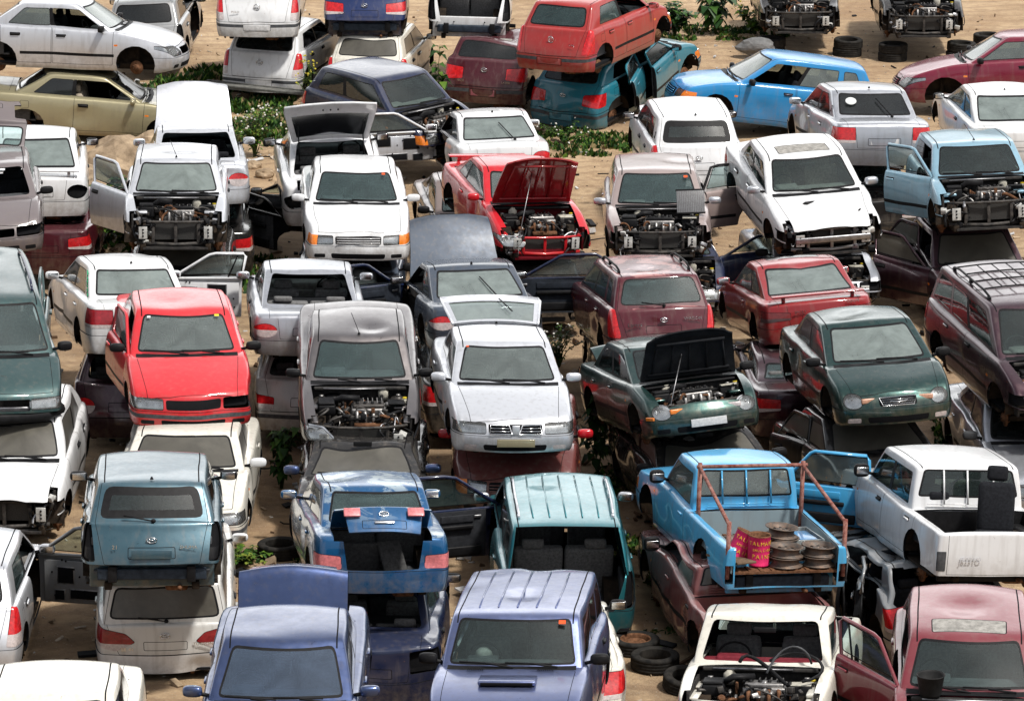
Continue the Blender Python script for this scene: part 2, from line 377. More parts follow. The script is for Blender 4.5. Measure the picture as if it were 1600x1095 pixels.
    for s,S in ((1,'L'),(-1,'R')):
        for a,b,n in wins:
            last=(n==wins[-1][2] and not pk)
            p=[sx(a,qa),sx(b,qa),sx(b+(.0 if not last else -.02),qb),sx(a,qb)]
            if n=='fw': p=[sx(a-.035,qa),sx(b,qa),sx(b,qb),sx(a,qb)]
            cut(G,rpoly([(x,z) for x,z in p],.05 if last else .035),(0,2),sidef(s,.4),n+S,inset=.013,imat=2)
        if st.get('blackB',1) and len(wins)>1:
            a=wins[0][1];b=wins[1][0]
            cut(G,rpoly([sx(a-.004,qa+.01),sx(b+.004,qa+.01),sx(b+.004,qb),sx(a-.004,qb)],0),(0,2),sidef(s,.4),mat=2,only=['body'])
        # roof gutter line
        cut(G,[(t['xrt']+.02,s*(t['rt']+.008)),(t['xwt']-.02,s*(t['wt']+.018)),(t['xwt']-.02,s*(t['wt']+.034)),(t['xrt']+.02,s*(t['rt']+.024))][::s],(0,1),lambda n,c:n.z>.7,mat=1 if not st.get('nogutter') else 0,only=['body'])
    if st.get('sunroof'):
        cut(G,rpoly([(t['xwt']-.50,-.40),(t['xwt']-.12,-.40),(t['xwt']-.12,.40),(t['xwt']-.50,.40)],.04),(0,1),lambda n,c:n.z>.7,'sunroof',inset=.012,imat=1,only=['body'])
    if hb:
        cut(G,[(-t['rb']-.085,zd-.2),(t['rb']+.085,zd-.2),(t['rt']+.045,zr+.0),(-t['rt']-.045,zr+.0)],(1,2),lambda n,c:n.x<-.25,'tailgate',only=['body'],inset=.006)
    # --- lower body cuts
    xd0=t['xfw']-.43; xB=sx((wins[0][1]+(wins[1][0] if len(wins)>1 else wins[0][1]+.03))/2,.1)[0]; xd2=t['xrw']+.16
    if t['doors']==2 or st.get('doors')==2: xd2=None
    if t['xfw']-.43-xB<.5: xd0=t['xfw']-.36
    up=lambda n,c:n.z>.55
    cut(L,[(t['xrb']+.07,-W*.80),(t['xc']-.16,-W*.80),(t['xc']-.16,W*.80),(t['xrb']+.07,W*.80)],(0,1),up,'void')
    if pk: cut(L,[(xr+.07,-W*.86),(t['xrb']-.03,-W*.86),(t['xrb']-.03,W*.86),(xr+.07,W*.86)],(0,1),up,'void')
    wa=.345
    for s,S in ((1,'L'),(-1,'R')):
        for xw in (t['xfw'],t['xrw']):
            c=[(xw+(wa+.02)*math.cos(2*math.pi*k/18),zs+.14+wa*math.sin(2*math.pi*k/18)) for k in range(18)]
            cut(L,c,(0,2),lambda n,c,s=s:c.y*s>W*.45,'void')
            c=[(xw-wa*.96,0),(xw+wa*.96,0),(xw+wa*.96,zs+.13),(xw-wa*.96,zs+.13)]
            cut(L,c,(0,2),lambda n,c,s=s:c.y*s>W*.45,'void')
        zt0=zs+.10; f=sidef(s,.25)
        cut(L,rpoly([(xB+.008,zt0),(xd0,zt0),(xd0+.02,zc+.1),(xB+.008,zc+.1)],.03),(0,2),f,'fdoor'+S,only=['body'],inset=.007)
        if xd2 is not None:
            cut(L,rpoly([(xd2+.22,zt0),(xB-.008,zt0),(xB-.008,zd+.1),(xd2-.12,zd+.1),(xd2-.10,zs+.45)],.02),(0,2),f,'rdoor'+S,only=['body'],inset=.007)
        if st.get('strip',1):
            zz=zs+.26; cut(L,[(t['xrw']+.42,zz),(t['xfw']-.40,zz),(t['xfw']-.40,zz+.055),(t['xrw']+.42,zz+.055)],(0,2),sidef(s,.5),mat=2 if st.get('strip',1)==1 else 0,only=['body','fdoorL','fdoorR','rdoorL','rdoorR'])
        if st.get('cladding'):
            cut(L,[(xr,0),(xf,0),(xf,zs+.2),(xr,zs+.2)],(0,2),sidef(s,.3),mat=4,only=['body','fdoorL','fdoorR','rdoorL','rdoorR'])
        # fuel flap / repeater
        if s==-1: cut(L,rpoly([(t['xrw']-.10,zd-.28),(t['xrw']+.06,zd-.28),(t['xrw']+.06,zd-.13),(t['xrw']-.10,zd-.13)],.02),(0,2),sidef(s,.5),mat=0,only=['body'],inset=.006)
        cut(L,rpoly([(t['xfw']-.40,zs+.47),(t['xfw']-.33,zs+.47),(t['xfw']-.33,zs+.505),(t['xfw']-.40,zs+.505)],.01),(0,2),sidef(s,.5),mat=6,only=['body'])
    # bonnet
    hw=W*.80; hn=W*(.70 if not st.get('boxy') else .78)
    cut(L,rpoly([(t['xc']+.02,-hw),(xf-.13-.15*(hn/W)**2,-hn),(xf-.13-.15*(hn/W/2)**2,-hn*.5),(xf-.13-.15*(hn/W/2)**2,hn*.5),(xf-.13-.15*(hn/W)**2,hn),(t['xc']+.02,hw)],.03),(0,1),lambda n,c:n.z>.35 and c.x>t['xc']-.2,'bonnet',only=['body'],inset=.007)
    # front face
    zb=lerp(zs,zh,.56) if not st.get('zbump') else st['zbump']; ff=lambda n,c:n.x>.12 and c.x>t['xfw']
    hy0,hy1=W*.46,W*.90; hz0,hz1=zb+.018,zh-.05
    hs=st.get('hl','rect')
    for s,S in ((1,'L'),(-1,'R')):
        if hs=='rect': p=[(hy0,hz0),(hy1+.1,hz0),(hy1+.1,hz1),(hy0,hz1)]
        elif hs=='slim': p=[(hy0-.03,hz0+.02),(hy1+.1,hz0+.01),(hy1+.1,hz1),(hy0-.03,hz1-.01)]
        elif hs=='sweep': p=[(hy0,hz0),(hy1-.05,hz0),(hy1+.1,hz1+.05),(hy0+.12,hz1+.03),(hy0-.02,hz0+.06)]
        elif hs=='round': p=[(W*.70+.135*math.cos(k*math.pi/8),(hz0+hz1)/2+.012+.103*math.sin(k*math.pi/8)) for k in range(16)]
        elif hs=='square': p=[(W*.50,hz0),(W*.80,hz0),(W*.80,hz1),(W*.50,hz1)]
        p=[(y*s,z) for y,z in p]
        cut(L,rpoly(p,.03 if hs!='round' else 0),(1,2),ff,'headlight'+S,only=['body','bonnet'],inset=.006)
        if hs=='rect': cut(L,[(s*(W*.76),0),(s*(W*1.3),0),(s*(W*1.3),2),(s*(W*.76),2)][::s],(1,2),ff,mat=6 if st.get('amber',1) else 4,only=['headlight'+S])
    gw=W*(.42 if hs!='round' else .30)*st.get('gw',1)
    cut(L,rpoly([(-gw,hz0+.01),(gw,hz0+.01),(gw*1.02,hz1-.015),(-gw*1.02,hz1-.015)],.03),(1,2),ff,'grille',only=['body','bonnet'],inset=.012,imat=st.get('grim',0))
    for b0,b1,nm in ((t['xfw']+.33,xf+.2,'front_bumper'),(xr-.2,t['xrw']-.30,'rear_bumper')):
        zz=zb if nm[0]=='f' else lerp(zs,zd,.42 if not pk else .16)
        cut(L,[(b0,-.2),(b1,-.2),(b1,zz),(b0,zz)],(0,2),lambda n,c:True,nm,only=['body'],inset=.005)
        if st.get('bstrip'): cut(L,[(b0,zz-.10),(b1,zz-.10),(b1,zz-.04),(b0,zz-.04)],(0,2),lambda n,c:True,mat=4,only=[nm])
        if st.get('blackbump'): cut(L,[(b0,-.2),(b1,-.2),(b1,zz),(b0,zz)],(0,2),lambda n,c:True,mat=4,only=[nm])
    zi=zs+.075; cut(L,rpoly([(-W*.48,zi),(W*.48,zi),(W*.50,zi+.085),(-W*.50,zi+.085)],.03),(1,2),ff,mat=1,only=['front_bumper'])
    for s in (1,-1):
        cut(L,rpoly([(s*W*.60,zi+.01),(s*W*.80,zi+.01),(s*W*.80,zi+.075),(s*W*.60,zi+.075)],.02),(1,2),ff,mat=2 if not st.get('fog') else 5,only=['front_bumper'])
    cut(L,[(-W*.86,0),(W*.86,0),(W*.86,2),(-W*.86,2)],(1,2),lambda n,c:n.x>.12 and c.x>xf-.42,'front_panel',only=['body'])
    # rear face
    fr_=lambda n,c:n.x<-.12 and c.x<t['xrw']
    zb2=lerp(zs,zd,.42); tz1=zd-.05; tz0=zb2+.03
    if pk:
        cut(L,[(-W*.82,zs+.12),(W*.82,zs+.12),(W*.82,zd+.05),(-W*.82,zd+.05)],(1,2),lambda n,c:n.x<-.5,'tailgate',inset=.006)
        cut(L,[(xr-.1,-W*.82),(xr+.085,-W*.82),(xr+.085,W*.82),(xr-.1,W*.82)],(0,1),lambda n,c:n.z>.2 and c.z>zd-.12,'tailgate',only=['body'])
        for s,S in ((1,'L'),(-1,'R')):
            cut(L,rpoly([(s*W*.845,zs+.17),(s*W*.975,zs+.17),(s*W*.975,zd-.22),(s*W*.845,zd-.22)],.01),(1,2),lambda n,c:n.x<-.5,'taillight'+S,only=['body'])
    else:
        tl=st.get('tl','rect'); y0,y1=W*.55,W*1.05
        for s,S in ((1,'L'),(-1,'R')):
            if tl=='rect': p=[(y0,tz0+.08),(y1,tz0+.08),(y1,tz1-.02),(y0,tz1-.02)]
            elif tl=='low': p=[(W*.60,tz0),(y1,tz0),(y1,tz0+.20),(W*.60,tz0+.17)]
            elif tl=='round': p=[(W*.76+.17*math.cos(k*math.pi/8)*1.0,tz0+.12+.11*math.sin(k*math.pi/8)) for k in range(16)]
            elif tl=='tall': p=[(W*.78,tz0),(y1,tz0),(y1,tz1+.10),(W*.84,tz1+.10)]
            elif tl=='wedge': p=[(W*.42,tz0+.16),(W*.70,tz0+.02),(y1,tz0+.10),(y1,tz1),(W*.55,tz1-.10)]
            elif tl=='wide': p=[(W*.50,tz0+.10),(y1,tz0+.06),(y1,tz1-.07),(W*.50,tz1-.10)]
            p=[(y*s,z) for y,z in p]
            cut(L,rpoly(p,.03 if tl!='round' else 0),(1,2),fr_,'taillight'+S,only=['body','rear_bumper'],inset=.006)
            zl=tz0+.13 if tl!='tall' else tz0+.14
            cut(L,[(s*0,0),(s*3,0),(s*3,zl if tl!='low' else tz0+.07),(s*0,zl if tl!='low' else tz0+.07)][::s],(1,2),fr_,mat=4,only=['taillight'+S])
        hw=W*.66 if hb else W*.72
        if hb:
            cut(L,rpoly([(-hw,zb2+.0),(hw,zb2+.0),(t['rb']+.07,zd+.1),(-t['rb']-.07,zd+.1)],.02),(1,2),lambda n,c:n.x<-.12 and c.x<t['xrw']-.2,'tailgate',only=['body'],inset=.006)
        else:
            cut(L,rpoly([(t['xrb']-.03,-hw),(xr+.05,-hw*.97),(xr-.1,-hw*.97),(xr-.1,hw*.97),(xr+.05,hw*.97),(t['xrb']-.03,hw)],.02),(0,1),lambda n,c:n.z>.35 and c.x<t['xrb']+.1,'bootlid',only=['body'],inset=.006)
            cut(L,rpoly([(-W*.52,zb2+.02),(W*.52,zb2+.02),(W*.60,zd+.2),(-W*.60,zd+.2)],.02),(1,2),lambda n,c:n.x<-.3 and c.z<zd+.02,'bootlid',only=['body'],inset=.006)
        zp=zb2+.07 if not st.get('platelow') else zs+.17
        who=['tailgate','bootlid','body'] if not st.get('platelow') else ['rear_bumper']
        cut(L,rpoly([(-.27,zp),(.27,zp),(.27,zp+.13),(-.27,zp+.13)],.02),(1,2),fr_,part=None,mat=0,only=who,inset=.008)
    d=dict(t=t,st=st,L=L,G=G,zb=zb,hz0=hz0,hz1=hz1,gp=gp,sx=sx,wins=wins,xB=xB,xd0=xd0,xd2=xd2,zb2=zb2,W=W,xf=xf,xr=xr,qa=qa,qb=qb,hl=hs,tz0=tz0,tz1=tz1)
    for b in (L,G): b.normal_update()
    # gather as plain arrays by part
    parts={}
    inv={v:k for k,v in LAB.items()}
    for b in (L,G):
        pl=b.faces.layers.int['p'];ml=b.faces.layers.int['m']
        b.verts.ensure_lookup_table(); b.verts.index_update()
        for f in b.faces:
            n=inv[f[pl]]
            if n=='void': continue
            D=parts.setdefault(n,dict(v=[],n=[],f=[],m=[],map={}))
            idx=[]
            for v in f.verts:
                kk=(id(b),v.index)
                if kk not in D['map']:
                    D['map'][kk]=len(D['v']); D['v'].append(v.co.copy()); D['n'].append(v.normal.copy())
                idx.append(D['map'][kk])
            D['f'].append(idx); D['m'].append(f[ml])
    L.free();G.free(); d['parts']=parts; return d
SHELLS={}
def get_shell(ty,st):
    k=(ty,tuple(sorted(st.items())))
    if k not in SHELLS: SHELLS[k]=shell(TYPES[ty],st)
    return SHELLS[k]
def skin(parts,names,df,th=.016,inner=3,out=0.0):
    """merge named part skins into an MB, bent by df, with thickness inward and closed rims"""
    mb=MB()
    for n in names:
        D=parts.get(n)
        if not D: continue
        V=[df(v+nn*out) for v,nn in zip(D['v'],D['n'])]
        mb.add(V,D['f'],0,True); k=len(D['f']); mb.m[-k:]=D['m']
        if th:
            I=[df(v+nn*(out-th)) for v,nn in zip(D['v'],D['n'])]
            mb.add(I,[q[::-1] for q in D['f']],inner,True)
            ec={}
            for q in D['f']:
                for a,b in zip(q,q[1:]+q[:1]):
                    e=(min(a,b),max(a,b)); ec[e]=None if e in ec else (a,b)
            R_=[e for e in ec.values() if e]
            v=[];f=[]
            for a,b in R_:
                i=len(v); v+=[V[a],V[b],I[b],I[a]]; f.append((i+1,i,i+3,i+2))
            mb.add(v,f,inner,False)
    return mb
def text_mesh(body,size,ext=.003):
    cu=bpy.data.curves.new('t','FONT'); cu.body=body; cu.size=size; cu.extrude=ext; cu.align_x='CENTER'; cu.resolution_u=3
    o=bpy.data.objects.new('t',cu); COL.objects.link(o); dg=bpy.context.evaluated_depsgraph_get()
    me=bpy.data.meshes.new_from_object(o.evaluated_get(dg)); bpy.data.objects.remove(o); bpy.data.curves.remove(cu); return me
def COL_text(body,size,m,name):
    me=text_mesh(body,size); me.materials.clear(); me.materials.append(m); o=bpy.data.objects.new(name,me); COL.objects.link(o); return o
# ---------------------------------------------------------------- shared inner pieces
def seat_mesh(mat,head=True):
    mb=MB(); mb.box((0,0,.10),(.50,.50,.16),0,bev=.05); mb.box((-.27,0,.42),(.14,.48,.62),0,bev=.06,rot=(0,-.22,0))
    mb.box((-.27,.20,.40),(.17,.09,.52),0,bev=.04,rot=(0,-.22,0)); mb.box((-.27,-.20,.40),(.17,.09,.52),0,bev=.04,rot=(0,-.22,0))
    if head: mb.box((-.36,0,.80),(.10,.27,.18),0,bev=.05,rot=(0,-.15,0)); mb.tube([(-.35,.06,.68),(-.36,.06,.76)],.008,5,0); mb.tube([(-.35,-.06,.68),(-.36,-.06,.76)],.008,5,0)
    return mb.mesh('seat',mat)
def bench_mesh(mat):
    mb=MB(); mb.box((0,0,.10),(.48,1.22,.16),0,bev=.05); mb.box((-.26,.31,.40),(.15,.60,.60),0,bev=.05,rot=(0,-.3,0)); mb.box((-.26,-.31,.40),(.15,.60,.60),0,bev=.05,rot=(0,-.3,0))
    for y in(-.38,.38): mb.box((-.38,y,.74),(.09,.27,.13),0,bev=.04)
    return mb.mesh('rear_seat',mat)
SEATM={k:(seat_mesh(m),bench_mesh(m)) for k,m in (('b',SEATB),('g',SEATG),('t',SEATT))}
def wheel_me():
    mb=MB(); pts=[(0,.18*math.cos(a*math.pi/10),.18*math.sin(a*math.pi/10)) for a in range(21)]
    mb.tube(pts,.014,6,0,False); mb.box((0,0,0),(.04,.15,.10),0,bev=.02)
    for a in (0,math.pi,-math.pi/2): mb.tube([(0,0,0),(0,.18*math.cos(a),.18*math.sin(a))],.014,5,0)
    return mb.mesh('steering_wheel',BLACK)
STEER=wheel_me()
def hub_me():
    mb=MB(); M=Matrix.Rotation(math.pi/2,4,'X')
    mb.lathe([(0,.06),(.05,.06),(.065,.045),(.07,.02),(.125,.02),(.13,.01),(.13,-.012),(.09,-.014),(.07,-.06),(0,-.06)],18,0,M)
    for k in range(5): a=k*1.2566; mb.tube([(.045*math.cos(a),-.06,.045*math.sin(a)),(.045*math.cos(a),-.085,.045*math.sin(a))],.007,5,1)
    mb.box((.04,.14,0),(.09,.28,.08),1,bev=.02); mb.tube([(0,.1,.02),(-.02,.3,.05)],.03,6,1); mb.tube([(-.03,.12,.1),(-.03,.16,.42)],.035,8,1)
    return mb.mesh('wheel_hub',[RUST,UNDER])
HUB=hub_me()
def tyre_me(rim=True,steel=True):
    mb=MB(); M=Matrix.Rotation(math.pi/2,4,'X'); w=.088
    prof=[(.195,-w*.9),(.22,-w*1.02),(.255,-w*1.05),(.285,-w),(.300,-w*.82),(.302,-w*.5),(.296,-w*.45),(.302,-w*.4),(.302,-.01),(.296,0),(.302,.01),(.302,w*.4),(.296,w*.45),(.302,w*.5),(.300,w*.82),(.285,w),(.255,w*1.05),(.22,w*1.02),(.195,w*.9),(.19,0),(.195,-w*.9)]
    mb.lathe(prof,28,0,M)
    if rim:
        mb.lathe([(.20,-.07),(.188,-.085),(.18,-.06),(.165,-.02),(.16,.05),(.18,.08),(.195,.085)],24,1,M)
        mb.lathe([(0,-.03),(.05,-.035),(.07,-.05),(.12,-.045),(.165,-.01)],20,1,M)
    return mb.mesh('tyre',[RUBBER,ALU if not steel else RUST])
TYRE=tyre_me(); TYRE_BARE=tyre_me(False)
def hose(mb,a,b,r,m,rng,sag=.08,n=7):
    a=Vector(a);b=Vector(b); k1=Vector((rng.uniform(-1,1),rng.uniform(-1,1),rng.uniform(.2,1)))*sag*1.6; k2=Vector((rng.uniform(-1,1),rng.uniform(-1,1),rng.uniform(-.6,1)))*sag*1.6
    P=[]
    for i in range(n+1):
        u=i/n; P.append(a*(1-u)**3+(a+k1)*3*u*(1-u)**2+(b+k2)*3*u*u*(1-u)+b*u**3)
    mb.tube(P,r,6,m)
def engine_me(seed):
    """engine and everything bolted round it; x forward, origin at the middle of the bay floor; slots: black plastic, dark metal, aluminium, rust, pale plastic, yellow"""
    r=random.Random(seed); mb=MB(); 
    ox=r.uniform(-.05,.08); oy=r.uniform(-.12,.12)
    mb.box((ox,oy,.22),(.34,.52,.34),1,bev=.03); mb.box((ox,oy,.43),(.26,.46,.10),2,bev=.02); mb.box((ox,oy,.50),(.19,.42,.06),[0,2,1][seed%3],bev=.02)
    for k in range(4): mb.tube([(ox+.02,oy-.15+.1*k,.5),(ox+.02,oy-.15+.1*k,.56)],.022,7,0); mb.tube([(ox+.05,oy-.16+.1*k,.47),(ox+.19,oy-.16+.11*k,.43),(ox+.24,oy-.16+.11*k,.27)],.024,7,[2,3,2][seed%3])
    for k in range(7): mb.box((ox-.095+.001*k,oy-.19+.062*k,.51),(.20,.012,.05),2)
    mb.tube([(ox+.27,oy-.2,.28),(ox+.27,oy+.2,.28)],.045,8,3); mb.lathe([(0,0),(.09,0),(.095,.03),(.06,.05),(.06,.09),(0,.09)],14,1,Matrix.Translation((ox+.05,oy+.33,.2))@Matrix.Rotation(math.pi/2,4,'X'))
    for k in range(3): mb.lathe([(0,0),(.05+.02*k,0),(.055+.02*k,.02),(.02,.03),(0,.03)],12,[1,2,3][k],Matrix.Translation((ox+.1-.1*k,oy-.30,.16+.12*k))@Matrix.Rotation(math.pi/2,4,'X'))
    mb.box((ox-.05,oy+.42,.20),(.28,.22,.26),2,bev=.06)                      # gearbox
    mb.box((r.uniform(-.02,.1),.48,.42),(.17,.24,.20),0,bev=.015); mb.box((.06,.48,.53),(.16,.22,.02),4 if seed%2 else 0,bev=.008)  # battery
    mb.box((.02,-.46,.44),(.26,.24,.16),0,bev=.03); mb.box((.02,-.46,.54),(.24,.22,.05),0,bev=.02)   # air box
    for s in(1,-1): mb.lathe([(.13,0),(.13,.30),(.10,.36),(.05,.37),(.05,.39),(0,.39)],14,1,Matrix.Translation((-.22,s*.52,.12))); mb.lathe([(0,.40),(.03,.40),(.03,.42),(0,.425)],8,2,Matrix.Translation((-.22,s*.52,.12)))
    mb.tube([(-.02,-.38,.5),(.02,-.25,.60),(ox-.05,oy-.12,.58)],.045,9,0)
    mb.lathe([(0,0),(.07,0),(.07,.14),(.04,.17),(.03,.19),(0,.19)],12,4,Matrix.Translation((-.30,.32*(-1)**seed,.42)))
    mb.lathe([(0,0),(.05,0),(.05,.10),(.03,.12),(0,.12)],10,4,Matrix.Translation((-.05,.60,.42))); mb.lathe([(0,.12),(.03,.12),(.03,.14),(0,.14)],8,5,Matrix.Translation((-.05,.60,.42)))
    mb.lathe([(0,0),(.11,0),(.11,.03),(0,.04)],14,0,Matrix.Translation((-.33,-.36,.46)))
    for k in range(26):
        a=(r.uniform(-.36,.34),r.uniform(-.6,.6),r.uniform(.2,.5)); b=(min(.36,max(-.38,a[0]+r.uniform(-.3,.3))),min(.62,max(-.62,a[1]+r.uniform(-.4,.4))),r.uniform(.2,.52))
        hose(mb,a,b,r.choice([.007,.009,.013,.018,.024]),r.choice([0,0,0,1,1,2,3]),r,.12)
    for k in range(46):
        c=(r.uniform(-.38,.36),r.uniform(-.62,.62),r.uniform(.10,.50)); d=(r.uniform(.02,.11),r.uniform(.02,.11),r.uniform(.02,.09))
        mb.box(c,d,r.choice([0,0,0,1,1,1,2,3,3,4 if k%3==0 else 0]),bev=.008,rot=(r.uniform(-.5,.5),r.uniform(-.5,.5),r.uniform(-.8,.8)))
    for k in range(16):
        M=Matrix.Translation((r.uniform(-.35,.34),r.uniform(-.58,.58),r.uniform(.25,.52)))@Matrix.Rotation(r.uniform(-1,1),4,'X')@Matrix.Rotation(r.uniform(-1,1),4,'Y')
        q=r.uniform(.015,.045); mb.lathe([(0,0),(q,0),(q,q*.8),(q*.6,q),(0,q)],9,r.choice([0,1,2,3,2]),M)
    yel=plain('yellow_cap',(.6,.45,.03),.5); pale=plain('pale_plastic',(.42,.40,.34),.5,0,.3,18)
    return mb.mesh('engine',[BLACK,plain('oily_metal',(.055,.05,.046),.5,.4,.4,16),ALU,RUST,pale,yel])
ENG=[engine_me(k) for k in range(4)]
def rcol(c,s): return [min(1,x*s) for x in c]
# ---------------------------------------------------------------- the car builder
def make_car(cid,ty,S,pose):
    """pose = x,y,z, yaw,pitch,roll (deg), sx,sy,sz"""
    t=TYPES[ty]; sh=get_shell(ty,S.get('st',{})); P=sh['parts']; W=sh['W']; xf,xr=sh['xf'],sh['xr']; hb=t['body']=='hatch'; pk=t['body']=='pickup'
    rng=random.Random(cid); name={'sedan':'saloon_car','neon':'saloon_car','coupe':'coupe_car','hatch':'hatchback','wagon':'estate_car','suv':'off_roader','mpv':'minivan','pickup':'pickup_truck','crew':'pickup_truck'}[ty]
    root=empty(name,pose[:3],(R(pose[5]),R(pose[4]),R(pose[3]))); root.scale=pose[6:9]
    tag(root,S['label'],S.get('cat',{'coupe':'coupe','suv':'off-roader','mpv':'minivan','pickup':'pickup','crew':'pickup'}.get(ty,'car')),S.get('group','scrapped cars stacked in the yard'))
    pm=S['paint']; st=S.get('st',{}); off=set(S.get('off',())); opn=S.get('open',{}); inner=S.get('inner',INNER)
    sd=Vector((rng.uniform(0,50),rng.uniform(0,50),rng.uniform(0,50))); amp=S.get('dent',.012); crush=S.get('crush',0); wrk=S.get('wreck',0); bash=list(S.get('bash',[]))
    for k in range(5):
        s_=rng.choice((1,-1)); kind=rng.random(); rd=rng.uniform(.22,.5); dp=rng.uniform(.02,.055)
        if kind<.6: bash.append(((rng.uniform(xr,xf),s_*W,rng.uniform(.35,.85)),rd,(0,-s_*dp,0)))
        elif kind<.8: bash.append(((rng.uniform(t['xrt'],t['xwt']),rng.uniform(-.5,.5),t['zr']),rd,(0,0,-dp*.8)))
        else: bash.append(((xf if s_>0 else xr,rng.uniform(-.7,.7),rng.uniform(.3,.8)),rd,(-s_*dp*1.3,0,0)))
    def df(p):
        q=p+noise.noise_vector(p*1.7+sd)*amp
        if crush and q.z>t['zc']: q.z=t['zc']+(q.z-t['zc'])*(1-crush*(.8+.5*noise.noise(p*1.3+sd)))
        if wrk: q=q+noise.noise_vector(p*1.1+sd*2)*wrk+noise.noise_vector(p*3.3+sd)*wrk*.4
        for c,r,v in bash:
            d=(p-Vector(c)).length
            if d<r: u=1-d/r; q=q+Vector(v)*(u*u*(3-2*u))*(1+.5*noise.noise(p*6+sd))
        return q
    body=[pm,SEAM,BLACK,inner,S.get('clad',GREYP),LENS,AMBER]
    gl=S.get('glass',G_WS); glr=S.get('rglass',gl); gls=S.get('sglass',gl)
    names=['body']+(['front_panel'] if not S.get('stripped') else [])
    skin(P,names,df,.018).build('body',body,root)
    if 'sunroof' in P: skin(P,['sunroof'],df,0).build('sunroof',[S.get('srmat',G_GREY),SEAM,BLACK],root)
    # doors with their windows and handles
    bare=S.get('doorinner',INNER)
    for nm,wn,xh in (('fdoor','fw',sh['xd0']),('rdoor','rw',sh['xB']-.01)):
        for s,Sd in ((1,'L'),(-1,'R')):
            key=nm+Sd; has=key in P; w=wn+Sd
            if has and key in off: continue
            par=root; M=None
            if has:
                mb=skin(P,[key],df,.05 if key in opn else .03,3)
                o=mb.build('door',[pm,SEAM,BLACK,bare if key in opn else inner,S.get('clad',GREYP),LENS,AMBER],root); par=o
                xb=sh['xB'] if nm=='fdoor' else sh['xd2']
                zl=lerp(t['zc'],t['zd'],.35)-.13; hx=xb+.17
                h=MB(); yy=s*(W*.985)
                h.box((hx,yy,zl),(.17,.035,.035),0,bev=.012); h.box((hx,s*(W*.967),zl-.002),(.20,.02,.075),1,bev=.009)
                h.build('door_handle',[S.get('handle',pm if rng.random()<.5 else BLACK),BLACK],o)
                if key in opn:
                    a=opn[key]; a=a if isinstance(a,tuple) else (a,0,0)
                    hinge=Vector((xh,s*W*.97,.6)); o.matrix_local=Matrix.Translation(hinge)@Matrix.Rotation(R(-a[0]*s),4,'Z')@Matrix.Rotation(R(a[1]),4,'X')@Matrix.Rotation(R(a[2]),4,'Y')@Matrix.Translation(-hinge)
                    ww=[x for x in sh['wins'] if x[2]==wn]
                    if ww:
                        a0,b0,_=ww[0]; qa,qb=sh['qa']-.12,sh['qb']+.05; g=sh['gp']
                        pts=[g(a0-.05 if wn=='fw' else a0-.015,s,qa),g(a0-.02,s,qb-.05),g(a0+.04,s,qb),g(b0-.02,s,qb),g(b0+.012,s,qb-.1),g(b0+.012,s,qa)]
                        fm=MB(); fm.tube([df(Vector(p)) for p in pts+pts[:1]],.024,6,0,False); 
                        if S.get('vent'): fm.tube([g(b0-.07,s,qa),g(b0-.07,s,qb)],.012,5,1)
                        fm.build('window_frame',[S.get('framem',pm),BLACK],o)
                    c=MB(); x0,x1=(sh['xB']+.05,sh['xd0']-.07) if nm=='fdoor' else (sh['xd2']+.22,sh['xB']-.06); xm=(x0+x1)/2; dx=x1-x0; zc_=t['zs']; zt=lerp(t['zc'],t['zd'],.3)
                    yi=s*(W*.93-.052)
                    if S.get('doorbare'):
                        # stripped inner panel: pressed steel with cut-outs
                        c.box((xm,yi,(zc_+zt)/2+.02),(dx,.012,zt-zc_-.22),0,bev=.005)
                        for (ux,uz,wx,wz) in ((-.18,.16,.26,.17),(.22,.10,.20,.20),(-.05,-.14,.42,.11),(.30,-.16,.12,.12)):
                            c.box((xm+ux*dx,yi-s*.008,(zc_+zt)/2+uz),(wx*dx,.010,wz),1,bev=.004)
                            c.box((xm+ux*dx,yi-s*.004,(zc_+zt)/2+uz),(wx*dx+.03,.010,wz+.03),2,bev=.01)
                        r2=random.Random(5)
                        for k in range(9): c.ball((xm+r2.uniform(-.45,.45)*dx,yi-s*.01,r2.uniform(zc_+.15,zt-.05)),.014,1,6)
                        c.build('inner_panel',[S.get('bare2',pm),SEAM,STEEL],o)
                    else:
                        c.box((xm,yi,(zc_+zt)/2+.06),(dx,.03,zt-zc_-.16),0,bev=.012)
                        c.box((xm+.02,yi-s*.035,zt-.24),(dx*.55,.055,.06),1,bev=.02); c.box((xm+.05,yi-s*.02,zt-.13),(dx*.5,.02,.10),0,bev=.01)
                        c.box((xm+.02,yi-s*.03,zc_+.22),(dx*.8,.05,.13),1,bev=.02); c.box((x1-.12,yi-s*.025,zt-.11),(.10,.02,.035),2,bev=.008)
                        c.build('door_trim',[S.get('trim',GREYP),BLACK,STEEL],o)
            if w in P and w not in off and (wn+'*') not in off:
                g=skin(P,[w],df,0); o2=g.build('side_window',[gls,SEAM,BLACK],par)
    for Sd in 'LR':
        if 'qw'+Sd in P and 'qw'+Sd not in off: skin(P,['qw'+Sd],df,0).build('side_window',[gls,SEAM,BLACK],root)
    if 'windscreen' not in off: skin(P,['windscreen'],df,0).build('windscreen',[gl,SEAM,BLACK],root)
    rwn=None
    # lids
    def lid(nm,piv,ang,key,inn=None,mats=None):
        if key in off: return None
        mb=skin(P,[key],df,.022,3); o=mb.build(nm,mats or [pm,SEAM,BLACK,inn or inner,GREYP,LENS,AMBER],root)
        if ang:
            if not isinstance(ang,tuple): ang=(ang,0)
            o.matrix_local=Matrix.Translation(piv)@Matrix.Rotation(R(ang[1]),4,'X')@Matrix.Rotation(R(ang[0]),4,'Y')@Matrix.Translation(-Vector(piv))
        return o
    bpiv=(t['xc']-.02,0,t['zc']+.0)
